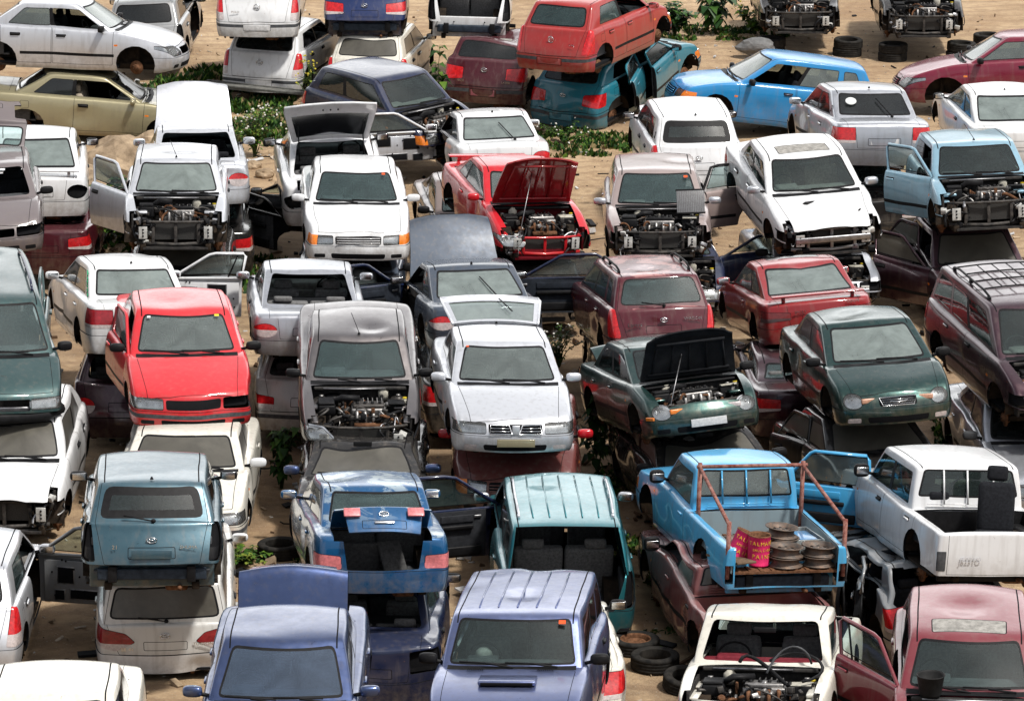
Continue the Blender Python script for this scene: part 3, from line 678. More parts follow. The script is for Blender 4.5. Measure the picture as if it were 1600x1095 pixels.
    ba=opn.get('bonnet',0); ba=(-ba[0],ba[1]) if isinstance(ba,tuple) else -ba
    bon=lid('bonnet',bpiv,ba,'bonnet',S.get('boninner'))
    if bon and opn.get('bonnet'):
        # pressed ribs under the open bonnet
        rb=MB(); hx=xf-.32; n=5
        for k in range(n):
            y=-.5+k*.25; rb.tube([df(Vector((t['xc']+.10,y*1.05,t['zc']-.028))),df(Vector((lerp(t['xc'],hx,.5),y,lerp(t['zc'],t['zh'],.45)+.0))),df(Vector((hx,y*.9,t['zh']-.01)))],.016,5,0)
        rb.tube([(t['xc']+.12,-.58,t['zc']-.045),(t['xc']+.12,.58,t['zc']-.045)],.02,5,0); rb.tube([(hx,-.48,t['zh']-.02),(hx,.48,t['zh']-.02)],.02,5,0)
        rb.build('bonnet_rib',[S.get('boninner') or inner],bon)
        if S.get('prop'):
            p0=root_prop=(xf-.25,-.45,t['zh']-.03); a=R(-ba if not isinstance(ba,tuple) else -ba[0]); p1=Vector(bpiv)+Matrix.Rotation(-a,3,'Y')@Vector((xf-.5-t['xc'],-.1,-.1))
            MBp=MB(); MBp.tube([p0,p1],.008,5,0); MBp.build('prop_rod',[STEEL],root)
    lampm=[S.get('tailm',RED),SEAM,BLACK,INNER,S.get('tail2',CLEARR),AMBER,AMBER]
    if hb:
        pv=(t['xrt']-.02,0,t['zr']-.01); tg=lid('tailgate',pv,opn.get('tailgate',0),'tailgate',S.get('tginner')); rwn=tg
        if opn.get('tailgate') and tg and S.get('tgstrut',1):
            s_=MB()
            for y in(-.5,.5): s_.tube([(t['xrt']-.25,y*1.05,t['zr']-.35),(t['xrt']-.60,y*1.02,t['zr']-.08)],.011,6,0)
            s_.build('gas_strut',[BLACK],root)
    elif pk: lid('tailgate',(xr,0,t['zs']+.15),opn.get('tailgate',0),'tailgate')
    else: rwn=None; bl_=lid('boot_lid',(t['xrb'],0,t['zd']),opn.get('bootlid',0),'bootlid',S.get('tginner'))
    if 'rear_window' not in off and not (hb and rwn is None):
        skin(P,['rear_window'],df,0).build('rear_window',[glr,SEAM,BLACK],rwn or root)
    if 'front_bumper' not in off: skin(P,['front_bumper'],df,.02,3,.010).build('front_bumper',[S.get('bpm',pm),SEAM,BLACK,INNER,S.get('bclad',GREYP),S.get('fogm',CLEARR),AMBER],root)
    if 'rear_bumper' not in off:
        skin(P,['rear_bumper'],df,.02,3,.010).build('rear_bumper',[S.get('bpmr',S.get('bpm',pm)),SEAM,BLACK,INNER,S.get('bclad',GREYP),LENS,AMBER],root)
    else:
        b=MB(); z=lerp(t['zs'],t['zd'],.24); b.box((xr+.20,0,z),(.10,1.25,.14),0,bev=.02); b.box((xr+.30,0,z+.02),(.06,W*1.72,.40),2,bev=.02)
        for y in(-.45,.45): b.box((xr+.15,y,z+.01),(.07,.10,.20),1,bev=.01)
        for y in (-.62,-.3,.3,.62): b.ball((xr+.25,y,z+.12),.016,1,6)
        b.build('bumper_beam',[plain('dark_beam',(.03,.04,.055),.5),BLACK,S.get('rearskin',pm)],root)
    if 'grille' in P and not S.get('stripped'):
        if 'grille' not in off:
            mats=[S.get('grillm',pm),SEAM,BLACK,INNER,GREYP,LENS,AMBER]; o=skin(P,['grille'],df,0)
            o.m=[ (1 if m==0 and S.get('grille','slats')!='solid' else m) for m in o.m]; og=o.build('grille',[SEAM if 0 else pm,SEAM,BLACK,INNER,GREYP,LENS,AMBER],root)
            gs=S.get('grille','slats'); gw=W*(.42 if sh['hl']!='round' else .30)*st.get('gw',1); b=MB(); x0=xf-.03
            xg=lambda y,z: xf-(.15 if not st.get('boxy') else .09)*(y/W)**2-.11*((z-t['zs'])/(t['zh']-.05-t['zs']))**4+.004
            z0,z1=sh['hz0']+.02,sh['hz1']-.02
            if gs=='slats':
                for k in range(3):
                    z=lerp(z0,z1,(k+.6)/3.2); b.tube([(xg(y*gw*.95,z),y*gw*.95,z) for y in(-1,-.5,0,.5,1)],.009,5,0)
            elif gs=='twin':
                for s in(1,-1):
                    c=[(s*gw*.12,z0),(s*gw*.25,z1),(s*gw*.92,z1),(s*gw*.97,z0)]
                    b.tube([(xg(y,z)+.004,y,z) for y,z in c+c[:1]],.011,5,1,False)
                    for k in range(2): z=lerp(z0,z1,.33+.33*k); b.tube([(xg(y,z),y,z) for y in (s*gw*.17,s*gw*.94)],.006,5,1)
                b.box((xg(0,z0)-.01,0,(z0+z1)/2),(.03,gw*.28,z1-z0+.02),0,bev=.01)
            elif gs=='wing':
                c=[(-gw,z1),(gw,z1),(gw*.85,z0),(-gw*.85,z0)]; b.tube([(xg(y,z)+.004,y,z) for y,z in c+c[:1]],.008,5,1,False)
                for k in range(3): z=lerp(z0,z1,.25+.25*k); b.tube([(xg(y*gw*.9,z),y*gw*.9,z) for y in(-1,0,1)],.004,5,1)
                b.tube([(xg(0,z0)+.012,-.12,(z0+z1)/2+.015),(xg(0,z0)+.012,0,(z0+z1)/2),(xg(0,z0)+.012,.12,(z0+z1)/2+.015)],.010,6,1)
            if b.v: b.build('grille_bar',[pm,CHROME],og)
    # lamps
    for s,Sd in ((1,'L'),(-1,'R')):
        k='headlight'+Sd
        if k in P and not (S.get('stripped') and k not in S.get('keep',())):
            cav=skin(P,[k],lambda p:df(p+Vector((-.06 if k not in off else -.13,-s*.01,0))),0)
            ring=MB(); D=P[k]; 
            cav.m=[0]*len(cav.m)
            if k not in off:
                o=skin(P,[k],df,0).build('headlight',[S.get('lens',LENS),SEAM,BLACK,INNER,LENS,LENS,AMBER],root); cav.build('reflector',[REFL],o)
                c=sum((v for v in D['v']),Vector())/len(D['v']); bb=MB()
                yl=[c.y] if sh['hl'] in('round','square') else [c.y-s*.06,c.y+s*.07]
                for yy in yl: bb.lathe([(0,-.01),(.045,.0),(.06,.03)],12,0,Matrix.Translation(df(Vector((c.x-.05-abs(yy)/W*.02,yy,c.z))))@Matrix.Rotation(math.pi/2,4,'Y')); bb.ball(df(Vector((c.x-.04,yy,c.z))),.016,0,6)
                bb.build('lamp_bowl',[CHROME],o)
            else:
                cav.m=[0]*len(cav.m); cav.build('lamp_hole',[SEAM],root)
        k='taillight'+Sd
        if k in P:
            if k in off: skin(P,[k],lambda p:df(p+Vector((.07,-s*.02,0))),0).build('lamp_hole',[SEAM]*2+[BLACK]*5,root)
            else:
                tl_par=root
                skin(P,[k],df,.012,3,.004).build('taillight',lampm,root)
    # under side, wheel wells, hubs
    u=MB(); zf=t['zs']+.035; u.box(((t['xc']+xr)/2+.15,0,zf),(t['xc']-xr-.45,W*1.82,.03),0); u.box((xf-.75,0,zf+.01),(1.0,W*1.1,.03),0)
    u.tube([(xf-1.1,.12,zf-.03),(.2,.10,zf-.05),(xr+.7,-.30,zf-.04),(xr+.15,-.32,zf-.02)],.028,7,1); u.box((xr+.55,-.28,zf-.05),(.45,.26,.10),1,bev=.04)
    for y in(-.5,.5): u.box((xf-.8,y,zf+.03),(1.2,.09,.11),0,bev=.02); u.box((xr+.75,y,zf+.0),(1.1,.09,.10),0,bev=.02)
    for xw in(t['xfw'],t['xrw']): u.tube([(xw,-.62,.28+.05),(xw,.62,.28+.05)],.035,7,0); u.box((xw-.1,0,.30),(.35,.6,.10),0,bev=.03)
    for xw in(t['xfw'],t['xrw']):
        for s in(1,-1):
            V=[];F=[];n=14
            for k in range(n+1):
                a=math.pi*k/n
                for y in (W*.955,W*.56): V.append((xw+.37*math.cos(a),s*y,t['zs']+.12+.36*math.sin(a)))
            for k in range(n): F.append((2*k,2*k+1,2*k+3,2*k+2))
            u.add(V,F,0,True); V=[(xw,s*W*.56,t['zs']+.12)]+[V[2*k+1] for k in range(n+1)]; u.add(V,[(0,k+1,k+2) for k in range(n)],0)
    u.build('underbody',[UNDER,RUST],root)
    wh=S.get('wheels',{})
    for i,(xw,s,kk) in enumerate(((t['xfw'],1,'fl'),(t['xfw'],-1,'fr'),(t['xrw'],1,'rl'),(t['xrw'],-1,'rr'))):
        if wh.get(kk)==0: continue
        if wh.get(kk) or wh.get('all'): link('wheel',TYRE,root,(xw,s*(W-.12),.29),(0,0,0 if s<0 else math.pi))
        else: link('wheel_hub',HUB,root,(xw,s*(W-.17),.27+rng.uniform(-.07,.02)),(0,0,(0 if s<0 else math.pi)+rng.uniform(-.3,.3)*(i<2)))
    # cabin
    if 'cabin' not in off:
        sm,bm_=SEATM[S.get('seats') or rng.choice('bgg')]; zfl=t['zs']+.10; fx=.02 if not pk else .12
        if ty in('mpv','suv'): fx=.18
        hs_=(t['zr']-zfl-.26)/.92
        for s in(1,-1): link('seat',sm,root,(fx,s*.36,zfl+.05),(0,0,0),(1,1,min(1.15,hs_)))
        if not (pk and t['doors']==2): link('rear_seat',bm_,root,(t['xrw']+.42 if not pk else -.55,0,zfl+.08),(0,0,0),(1,W/.85,min(1.1,hs_*.93)))
        d=MB(); xd=t['xc']-.42; d.box((xd+.05,0,t['zc']-.10),(.42,W*1.66,.20),0,bev=.06); d.box((xd-.06,-.36,t['zc']-.01),(.24,.34,.09),0,bev=.035); d.box((xd-.15,0,t['zc']-.30),(.16,.26,.40),0,bev=.03)
        d.build('dashboard',[S.get('dash') or rng.choice((GREYP,plain('pale_dash',(.16,.15,.14),.6),GREYP))],root)
        link('steering_wheel',STEER,root,(xd-.26,-.36,t['zc']-.03),(0,-.45,0))
        q=MB()
        if not hb and not pk: q.box(((t['xrb']+t['xrt'])/2+.12,0,t['zd']-.04),(abs(t['xrb']-t['xrt'])+.1,W*1.5,.03),0)
        q.box(((t['xc']+t['xrb'])/2,0,zfl-.02),(t['xc']-t['xrb'],W*1.75,.04),0)
        if hb or t['body'] in('sedan','coupe'):
            q.box((xr+.65,0,t['zs']+.22),(.95,W*1.6,.03),1)
            for s in(1,-1): q.box((xr+.65,s*W*.80,t['zs']+.42),(.75,.05,.42),1,bev=.02)
        q.build('cabin_lining',[S.get('lining',INNER),GREYP],root)
        g=sh['gp']; hl=MB(); V=[];F=[]
        for i in range(5):
            for j in range(5):
                p=Vector(g(.15+i*.175,-.97+j*.485,.90)); V.append(df(Vector((p.x,p.y*.96,p.z+(.02 if 0<j<4 else 0)))))
        for i in range(4):
            for j in range(4): F.append((i*5+j,i*5+j+1,(i+1)*5+j+1,(i+1)*5+j))
        hl.add(V,F,0,True); hl.build('headliner',[CERAM],root)
        if not pk or 1:
            m_=MB(); m_.box((t['xwt']+.05,0,t['zr']-.16),(.03,.24,.07),0,bev=.02); m_.build('rear_view_mirror',[BLACK],root)
    # engine bay
    if 'bonnet' in off or opn.get('bonnet') or S.get('stripped') or 'front_bumper' in off:
        e=MB(); x0,x1=t['xc']-.02,xf-.42; zb0=t['zs']+.05
        e.box((x0-.03,0,(t['zc']+zb0)/2-.05),(.04,W*1.6,t['zc']-zb0-.06),0); 
        for s in(1,-1):
            e.box(((x0+x1)/2+.02,s*W*.80,(t['zh']+zb0)/2+.06),(x1-x0,.03,t['zh']-zb0-.02),0); e.box(((x0+x1)/2+.05,s*(W*.80-.05),t['zh']-.04),(x1-x0-.1,.10,.025),2,bev=.008)
            e.box((x0+.30,s*W*.66,t['zc']-.20),(.30,.22,.05),2,bev=.03)
        e.box(((x0+x1)/2+.1,0,zb0),(x1-x0+.3,W*1.2,.03),0)
        e.box((x0+.02,0,t['zc']-.05),(.14,W*1.5,.03),1,bev=.01)
        if 'bonnet' in off:   # scuttle tray and wiper linkage
            e.box((x0+.09,0,t['zc']-.03),(.05,W*1.48,.05),0,bev=.015); e.tube([(x0+.12,-.5,t['zc']-.02),(x0+.16,-.1,t['zc']-.01),(x0+.12,.35,t['zc']-.02)],.012,6,3)
        e.build('engine_bay',[S.get('bay',plain('bay_dark',(.028,.028,.030),.7,col2=(.06,.055,.05))),BLACK,S.get('bay2',pm),STEEL],root)
        link('engine',ENG[rng.randrange(4)] if 'eng' not in S else ENG[S['eng']],root,(lerp(x0,x1,.46),0,zb0+.02),(0,0,rng.uniform(-.05,.05)),((x1-x0)/.86,W/.84,(t['zc']-zb0-.06)/.60))
        n=MB(); zt_=t['zh']-.045; xs_=xf-.30
        n.tube([(xs_-.05,-W*.74,zt_),(xs_+.04,-W*.4,zt_),(xs_+.06,0,zt_),(xs_+.04,W*.4,zt_),(xs_-.05,W*.74,zt_)],.022,6,2)
        n.tube([(xs_-.02,-W*.72,t['zs']+.12),(xs_+.05,0,t['zs']+.10),(xs_-.02,W*.72,t['zs']+.12)],.03,6,2)
        for y in(-W*.42,W*.42): n.box((xs_+.02,y,(zt_+t['zs'])/2+.06),(.035,.05,zt_-t['zs']-.12),2,bev=.01)
        n.box((xs_+.04,0,(zt_+t['zs'])/2+.06),(.03,.05,zt_-t['zs']-.12),2,bev=.01)
        if S.get('radiator',1): n.box((xs_-.03,0,(zt_+t['zs'])/2+.07),(.035,W*.80,zt_-t['zs']-.20),4)
        if S.get('stripped') or 'front_bumper' in off:
            for s in(1,-1):
                n.box((xs_+.02,s*.50,t['zs']+.30),(.20,.10,.12),0,bev=.01); n.box((xs_+.13,s*.50,t['zs']+.30),(.015,.13,.19),5,bev=.004)
                for z in(-.05,0,.05): n.ball((xs_+.139,s*.50,t['zs']+.30+z),.016,0,6)
                rr=random.Random(cid+str(s))
                for k in range(7): hose(n,(xs_-.1,s*rr.uniform(.3,.62),rr.uniform(.35,.7)),(xs_+rr.uniform(.0,.1),s*rr.uniform(.3,.66),rr.uniform(.28,.6)),rr.choice([.008,.012,.02]),rr.choice([0,0,3,0]),rr,.14)
                for k in range(9): n.box((xs_+rr.uniform(-.12,.04),s*rr.uniform(.33,.68),rr.uniform(.3,.68)),(rr.uniform(.03,.1),rr.uniform(.03,.12),rr.uniform(.03,.1)),rr.choice([0,0,3,2,5]),bev=.01,rot=(rr.uniform(-.5,.5),rr.uniform(-.5,.5),rr.uniform(-.5,.5)))
            if not S.get('stripped') or S.get('beam',0): n.box((xs_+.13,0,t['zs']+.30),(.05,1.15,.10),3,bev=.02)
        n.build('front_frame',[BLACK,SEAM,S.get('frame',plain('black_frame',(.03,.03,.032),.5,col2=(.10,.09,.08))),STEEL,plain('radiator_core',(.035,.034,.032),.7,.3,scale=60),plain('pale_bracket',(.45,.45,.43),.5)],root)
    if 'windscreen' not in off:
        c_=MB(); w=W*.80
        V=[];F=[]
        for k in range(9):
            y=-w+2*w*k/8; xa=t['xc']-.10*(y/W)**2; V+=[(xa-.035,y,t['zc']+.032),(xa+.055,y,t['zc']+.018-.02*(y/W)**2)]
        for k in range(8): F.append((2*k,2*k+1,2*k+3,2*k+2))
        c_.add([df(Vector(v)) for v in V],F,0,True); c_.build('scuttle_panel',[BLACK],root)
    # mirrors, wipers, aerial, plates, rails
    mr=S.get('mirrors','LR'); mm=S.get('mirrorm',BLACK)
    for s,Sd in ((1,'L'),(-1,'R')):
        if Sd in mr:
            m_=MB(); x,y,z=t['xc']-.30,s*(W+.065),t['zc']+.06
            if pk: z+=.06
            bm=bmesh.new(); bmesh.ops.create_uvsphere(bm,u_segments=12,v_segments=8,radius=1)
            for v in bm.verts:
                c=v.co; sg=lambda q:math.copysign(abs(q)**.6,q); v.co=Vector((sg(c.x)*.055,sg(c.y)*.105,sg(c.z)*(.062 if not pk else .09)))
                if v.co.x<-.03: v.co.x=-.035
            m_.bm(bm,0,True,Matrix.Translation((x,y,z))@Matrix.Rotation(s*.12,4,'Z')); bm.free()
            m_.tube([(x+.0,s*(W*.88),z-.05),(x,s*(W+.02),z-.02)],.022,6,1); m_.box((x-.040,y,z),(.008,.165,.09),2,bev=.003)
            par=root
            m_.build('side_mirror',[mm,BLACK,CHROME],par)
    if 'wipers' not in off and 'windscreen' not in off:
        for y0,y1 in ((.50,-.02),(.02,-.52)):
            w_=MB()
            xg=lambda y,z:(lerp(t['xc'],t['xwt'],(z-t['zc'])/(t['zr']-t['zc']))-.10*(y/W)**2+.01)
            z0=t['zc']+.045; w_.tube([(xg(y0,z0)+.05,y0,z0-.01),(xg(y1+.2,z0)+.035,y1+.22,z0+.03)],.012,5,0); w_.tube([(xg(y0-.06,z0+.01)+.012,y0-.06,z0+.012),(xg(y1-.05,z0+.02)+.012,y1-.05,z0+.028)],.011,5,0); w_.build('wiper',[BLACK],root)
    rwip=S.get('rwiper')
    if rwip and 'rear_window' not in off:
        w_=MB(); xg=lambda z:lerp(t['xrb'],t['xrt'],(z-t['zd'])/(t['zr']-t['zd']))-.02; z0=t['zd']+.04
        if rwip=='up': a,b=(-.25,z0),(-.05,z0+.26)
        else: a,b=(-.02,z0-.01),(.32,z0+.05)
        w_.tube([(xg(a[1])-.02,a[0],a[1]),(xg(b[1])-.02,b[0],b[1])],.010,5,0); w_.ball((xg(a[1])-.01,a[0],a[1]),.03,0,6); w_.build('wiper',[BLACK],rwn or root)
    if S.get('aerial'):
        a_=MB(); x,dx=(t['xwt']-.08,-.28) if S['aerial']=='front' else (t['xrt']+.10,-.0)
        z=t['zr']+.025
        a_.lathe([(0,0),(.022,0),(.015,.02),(.006,.035)],8,0,Matrix.Translation((x,0,z-.01)))
        if dx: a_.tube([(x,0,z+.02),(x+dx,-.1,z+.22)],.005,5,0)
        a_.build('aerial',[BLACK],root)
    if S.get('plate'):
        p=MB(); z=(sh['zb2']+.135) if not st.get('platelow') else t['zs']+.235
        xz=xr+.035+(.10*max(0,(z-.6)) if hb else 0); p.box((xz,0,z),(.014,.46,.11),0,bev=.004,rot=(0,0.10,0)); p.build('number_plate',[S['plate'] if S['plate'] is not True else PLATE],root)
    if S.get('fplate'):
        p=MB(); p.box((xf+.012,0,t['zs']+.20),(.014,.50,.11),0,bev=.004); p.build('number_plate',[PLATE if S['fplate'] is True else S['fplate']],root)
    if S.get('badge') and ('bootlid' not in off and 'tailgate' not in off):
        b=MB(); bz=sh['zb2']+.29; bz=min(bz,t['zd']-.06); bx=xr-.0+(max(0,(bz-t['zs'])/(t['zd']-t['zs'])-.42)/.58*(t['xrb']-.05-xr) if hb else .045)-.012
        n=16; pts=[(bx,.058*math.cos(2*math.pi*k/n),bz+(.058 if S['badge']=='round' else .033)*math.sin(2*math.pi*k/n)) for k in range(n+1)]
        b.tube(pts,.007,5,0,False)
        if S['badge']=='round': b.tube([(bx,.036,bz+.036),(bx,.014,bz-.034),(bx,0,bz-.005),(bx,-.014,bz-.034),(bx,-.036,bz+.036)],.006,5,0); b.tube([(bx,.018,bz+.05),(bx,0,bz+.012),(bx,-.018,bz+.05)],.005,5,0)
        else: b.tube([(bx,.030,bz-.018),(bx,.020,bz+.02)],.006,5,0); b.tube([(bx,-.022,bz-.018),(bx,-.030,bz+.02)],.006,5,0); b.tube([(bx,.026,bz),(bx,-.026,bz)],.006,5,0)
        par=rwn
        if not hb and not pk: par=bl_
        b.build('badge',[CHROME],par or root)
    for txt,y,z_,sz in S.get('words',()):
        o=COL_text(txt,sz,S.get('wordm',CHROME),'lettering'); o.parent=(rwn if hb else None) or root
        bz=sh['zb2']+z_; bx=xr+(max(0,(bz-t['zs'])/(t['zd']-t['zs'])-.42)/.58*(t['xrb']-.05-xr) if hb else .02)-.014+.10*(y/W)**2
        if pk: bx=xr-.012
        o.matrix_local=Matrix.Translation((bx,y,bz))@Matrix.Rotation(-math.pi/2,4,'Z')@Matrix.Rotation(math.pi/2,4,'X')
    if S.get('rails'):
        g=sh['gp']
        for s in(1,-1):
            r_=MB(); P_=[]
            for k in range(7):
                q=g(.16+k*.11,s*.86,1); P_.append(Vector((q[0],q[1],q[2]+.035+(.035 if 0<k<6 else 0))))
            r_.tube(P_,.017,7,0)
            for k in(0,3,6): r_.box((P_[k].x,P_[k].y,P_[k].z-.03),(.09,.04,.06),0,bev=.015)
            r_.build('roof_rail',[S.get('railm',BLACK)],root)
    if S.get('ribs'):
        g=sh['gp']; r_=MB()
        for y in(-.6,-.3,0,.3,.6): r_.tube([Vector(g(s_,y,1))+Vector((0,0,-.001)) for s_ in(.12,.35,.6,.85)],.011,5,0)
        r_.build('roof_rib',[pm],root)
    if S.get('spoiler'):
        sp=MB(); 
        if hb: x,z,w=t['xrt']-.06,t['zr']-.0,t['rt']+.02
        else: x,z,w=xr+.17,t['zd']+.09,W*.80
        sp.box((x,0,z),(.17,w*2,.028),0,bev=.012,rot=(0,-.05,0))
        if not hb:
            for y in(-w*.75,w*.75): sp.box((x,y,z-.05),(.10,.05,.09),0,bev=.015)
        sp.build('spoiler',[pm],(rwn if hb else bl_) or root)
    # pickup bed
    if pk:
        b=MB(); x0,x1=xr+.05,t['xrb']-.03; zb_=t['zs']+.30; w=W*.86; zt_=t['zd']-.005
        b.box(((x0+x1)/2,0,zb_),(x1-x0,2*w,.03),0)
        for s in(1,-1):
            b.box(((x0+x1)/2,s*w,(zb_+zt_)/2),(x1-x0,.025,zt_-zb_),1); b.box((t['xrw'],s*(w-.10),zb_+.10),(.75,.20,.20),1,bev=.05)
        b.box((x1,0,(zb_+zt_)/2),(.03,2*w,zt_-zb_),1)
        for k in range(9): b.box(((x0+x1)/2,-w*.85+k*w*1.7/8,zb_+.02),(x1-x0-.03,.05,.016),0,bev=.004)
        b.build('load_bed',[S.get('bedfloor',RUST),S.get('bed',pm)],root)
        cb=MB()   # lower rear wall of the cab and window bars
        for k in range(3): cb.box((t['xrb']-.012,0,t['zd']+.02+.035*k),(.015,W*1.3,.012),0,bev=.004)
        for y in(-.32,0,.32) if not S.get('bars') else S['bars']: cb.tube([(t['xrb']-.03,y,t['zd']+.09),(t['xrt']-.02,y,t['zr']-.06)],.013,6,0)
        cb.build('window_bar',[pm],root)
    if S.get('extra'): S['extra'](root,t,sh,df)
    return root
# ---------------------------------------------------------------- paints
def P_(n,c,**k): return paint(n,c,**k)
WH=P_('white_paint',(.66,.67,.68),rough=.28,dust=.25,dirt=.6); WH2=P_('cream_white_paint',(.66,.64,.57),rough=.4,dust=.5,dirt=.8,rust=.6)
SI=P_('silver_paint',(.50,.52,.56),rough=.27,metal=.75,dust=.25); SIW=P_('pale_silver_paint',(.60,.62,.66),rough=.28,metal=.5,dust=.2); SID=P_('dull_silver_paint',(.24,.25,.26),rough=.4,metal=.3,dust=.7,dirt=.8)
BEI=P_('champagne_paint',(.31,.28,.17),rough=.35,metal=.3,dust=.5)
REDP=P_('sun_faded_red_paint',(.50,.010,.018),rough=.32,dust=.15,fade=.6,dirt=.3); REDB=P_('bright_red_paint',(.47,.005,.014),rough=.26,dust=.1,fade=.25,dirt=.2)
REDC=P_('brick_red_paint',(.24,.008,.012),rough=.33,dust=.2,fade=.6); REDV=P_('orange_red_paint',(.33,.022,.020),rough=.35,dust=.25,fade=.5)
MAR=P_('maroon_paint',(.075,.003,.011),rough=.26,dust=.15,fade=.5,peel=(.42,.20,.19)); MAR2=P_('dark_red_paint',(.055,.003,.009),rough=.28,dust=.2,fade=.4); RBR=P_('dull_maroon_paint',(.17,.045,.045),rough=.5,dust=.7,fade=.6,dirt=.9,rust=.6)
PLUM=P_('plum_paint',(.055,.022,.033),rough=.25,metal=.6,dust=.2,fade=.5); PLG=P_('grey_plum_paint',(.12,.10,.105),rough=.4,dust=.6,fade=.5)
NAVY=P_('navy_paint',(.005,.012,.045),rough=.26,dust=.15,fade=.45); NAVB=P_('dark_blue_paint',(.05,.08,.19),rough=.26,metal=.8,dust=.15,fade=.5); BLK=P_('black_paint',(.006,.006,.007),rough=.26,dust=.25)
SLB=P_('slate_blue_paint',(.035,.052,.080),rough=.34,metal=.2,dust=.3,fade=.4); PUR=P_('violet_blue_paint',(.14,.175,.34),rough=.26,metal=.8,dust=.15,fade=.55)
BLU=P_('metallic_blue_paint',(.002,.07,.19),rough=.24,metal=.25,dust=.12,fade=.5,peel=(.38,.46,.50)); SKY=P_('sky_blue_paint',(.006,.20,.47),rough=.32,dust=.2,fade=.55); SKT=P_('truck_blue_paint',(.05,.33,.60),rough=.4,dust=.35,fade=.3,dirt=.8,rust=.5)
TEA=P_('teal_paint',(.018,.17,.20),rough=.27,metal=.6,dust=.2,fade=.8); TEB=P_('turquoise_paint',(.01,.15,.21),rough=.3,dust=.2,fade=.3); BGR=P_('blue_grey_paint',(.032,.085,.115),rough=.26,metal=.35,dust=.3,fade=.9)
GRN=P_('dark_green_paint',(.004,.038,.035),rough=.24,metal=.6,dust=.12,fade=.35); GRV=P_('faded_green_paint',(.014,.050,.052),rough=.34,metal=.4,dust=.3,fade=.8); LBL=P_('ice_blue_paint',(.22,.38,.48),rough=.3,metal=.3,dust=.2,fade=.4)
GRY=P_('graphite_paint',(.17,.155,.155),rough=.26,metal=.8,dust=.2,fade=.4); TAU=P_('taupe_paint',(.20,.16,.15),rough=.35,metal=.2,dust=.5)
WRK=P_('dirty_dark_paint',(.009,.009,.010),rough=.5,dust=.35,dirt=1)
DK=G_DARK
CARS={}
def car(i,**S): CARS[i]=S
# --- front row
car('A1',paint=WH2,label='dirty cream white saloon cut off by the lower left corner, only its roof showing',st=dict(boxy=1),glass=DK)
car('A2',paint=NAVB,label='dark blue saloon with boot lid raised behind its pale roof, at the bottom left',open=dict(bootlid=68),mirrorm=NAVB,glass=G_BLUE,st=dict(frit2=1),tginner=NAVB,dash=GREYP)
car('A3',paint=PUR,label='violet blue off-roader with bonnet scoop and orange windscreen sticker, front row centre',st=dict(boxy=1),ribs=1,seats='g',extra='suv',glass=G_CLEAR)
car('A3b',paint=WH2,label='white hatchback half hidden underneath the violet blue off-roader',under='A3',dent=.03,wreck=.03)
car('A4',paint=WH2,label='cream white pickup cab without windscreen or bonnet, open engine bay, front row',off=['bonnet','windscreen','front_bumper'],stripped=1,lining=plain('maroon_trim',(.12,.012,.02),.8),dash=plain('maroon_dash',(.16,.02,.03),.7),mirrors='',st=dict(boxy=1,hl='square'),frame=WH2,bay2=WH2,extra='hoses',eng=1,cat='pickup')
car('A5',paint=P_('faded_maroon_paint',(.14,.008,.018),rough=.35,dust=.3,fade=.9),label='faded dark red hatchback with sunroof and its door swung open, bottom right corner',st=dict(sunroof=1,boxy=1,hl='square'),open=dict(fdoorR=35),off=['bonnet'],seats='g',mirrors='',vent=1,srmat=CERAM,glass=G_CLEAR)
# --- second row
car('B0',paint=WH,label='white hatchback with missing headlamps crushed under the faded green minivan',under='C0',glass=G_FILTHY,off=['headlightL','headlightR','grille','front_bumper'],dent=.03,stripped=1,bpm=GRV,mirrors='')
car('B0b',paint=SIW,label='silver hatchback at the left edge, its stripped grey front door hanging open',open=dict(fdoorR=78),doorbare=1,bare2=SID,doorinner=SID,framem=SID,st=dict(tl='tall'),mirrorm=SIW)
car('B1',paint=BGR,label='blue grey estate with empty lamp holes and no rear bumper, on a white off-roader',off=['taillightL','taillightR','rear_bumper'],st=dict(tl='tall',frit=.09),rwiper=1,badge='oval',rearskin=BGR,aerial='r',plate=BGR,seats='g',words=[('21',.42,.19,.07),('SHUMA',-.42,.19,.06)],handle=BGR,glass=G_CLEAR)
car('B2',paint=P_('muddy_white_paint',(.60,.60,.58),rough=.3,dust=.6,dirt=1,rust=.3),label='muddy white off-roader with red wedge tail lamps, under the blue grey estate',under='B1',st=dict(tl='wedge',cladding=0),glass=G_FILTHY,badge='oval',mirrorm=WH,tailm=plain('dark_red_lens',(.22,.010,.014),.2,coat=.5),words=[('SE 41',.46,.08,.07),('TUCSON',-.46,.14,.06)],rwiper=1,bpmr=WH)
car('B3',paint=WH2,label='cream white saloon with a dust caked windscreen under the faded red saloon',under='C1',glass=G_FILTHY,off=['headlightR'],mirrorm=WH,st=dict(boxy=1,bstrip=1,amber=0),open=dict(bonnet=0))
car('B4',paint=BLU,label='metallic blue saloon with boot lid lifted over an empty boot, second row',open=dict(bootlid=42),off=['taillightR_'],st=dict(tl='low'),badge='oval',mirrorm=BLU,handle=BLU,glass=G_WS,tailm=REDF,tail2=REDF,tginner=BLU,strip=0,lining=plain('boot_lining_grey',(.075,.075,.075),.95),extra='bootlamps')
car('B5',paint=NAVY,label='burnt out dark navy wreck without rear window under the metallic blue saloon',under='B4',wreck=.05,off=['rear_window','taillightR','taillightL'],dent=.03)
car('B6',paint=TEA,label='pale teal people carrier with roof rails and no tailgate, open dark interior',off=['tailgate','taillightL','taillightR','bumper'],open=dict(fdoorL=74),rails=1,ribs=1,railm=SIW,trim=plain('charcoal_trim',(.03,.032,.037),.7),framem=NAVY,seats='g',doorinner=NAVY,glass=G_WS,wheels=dict(rr=1),mirrorm=SIW,st=dict(tl='tall',strip=0))
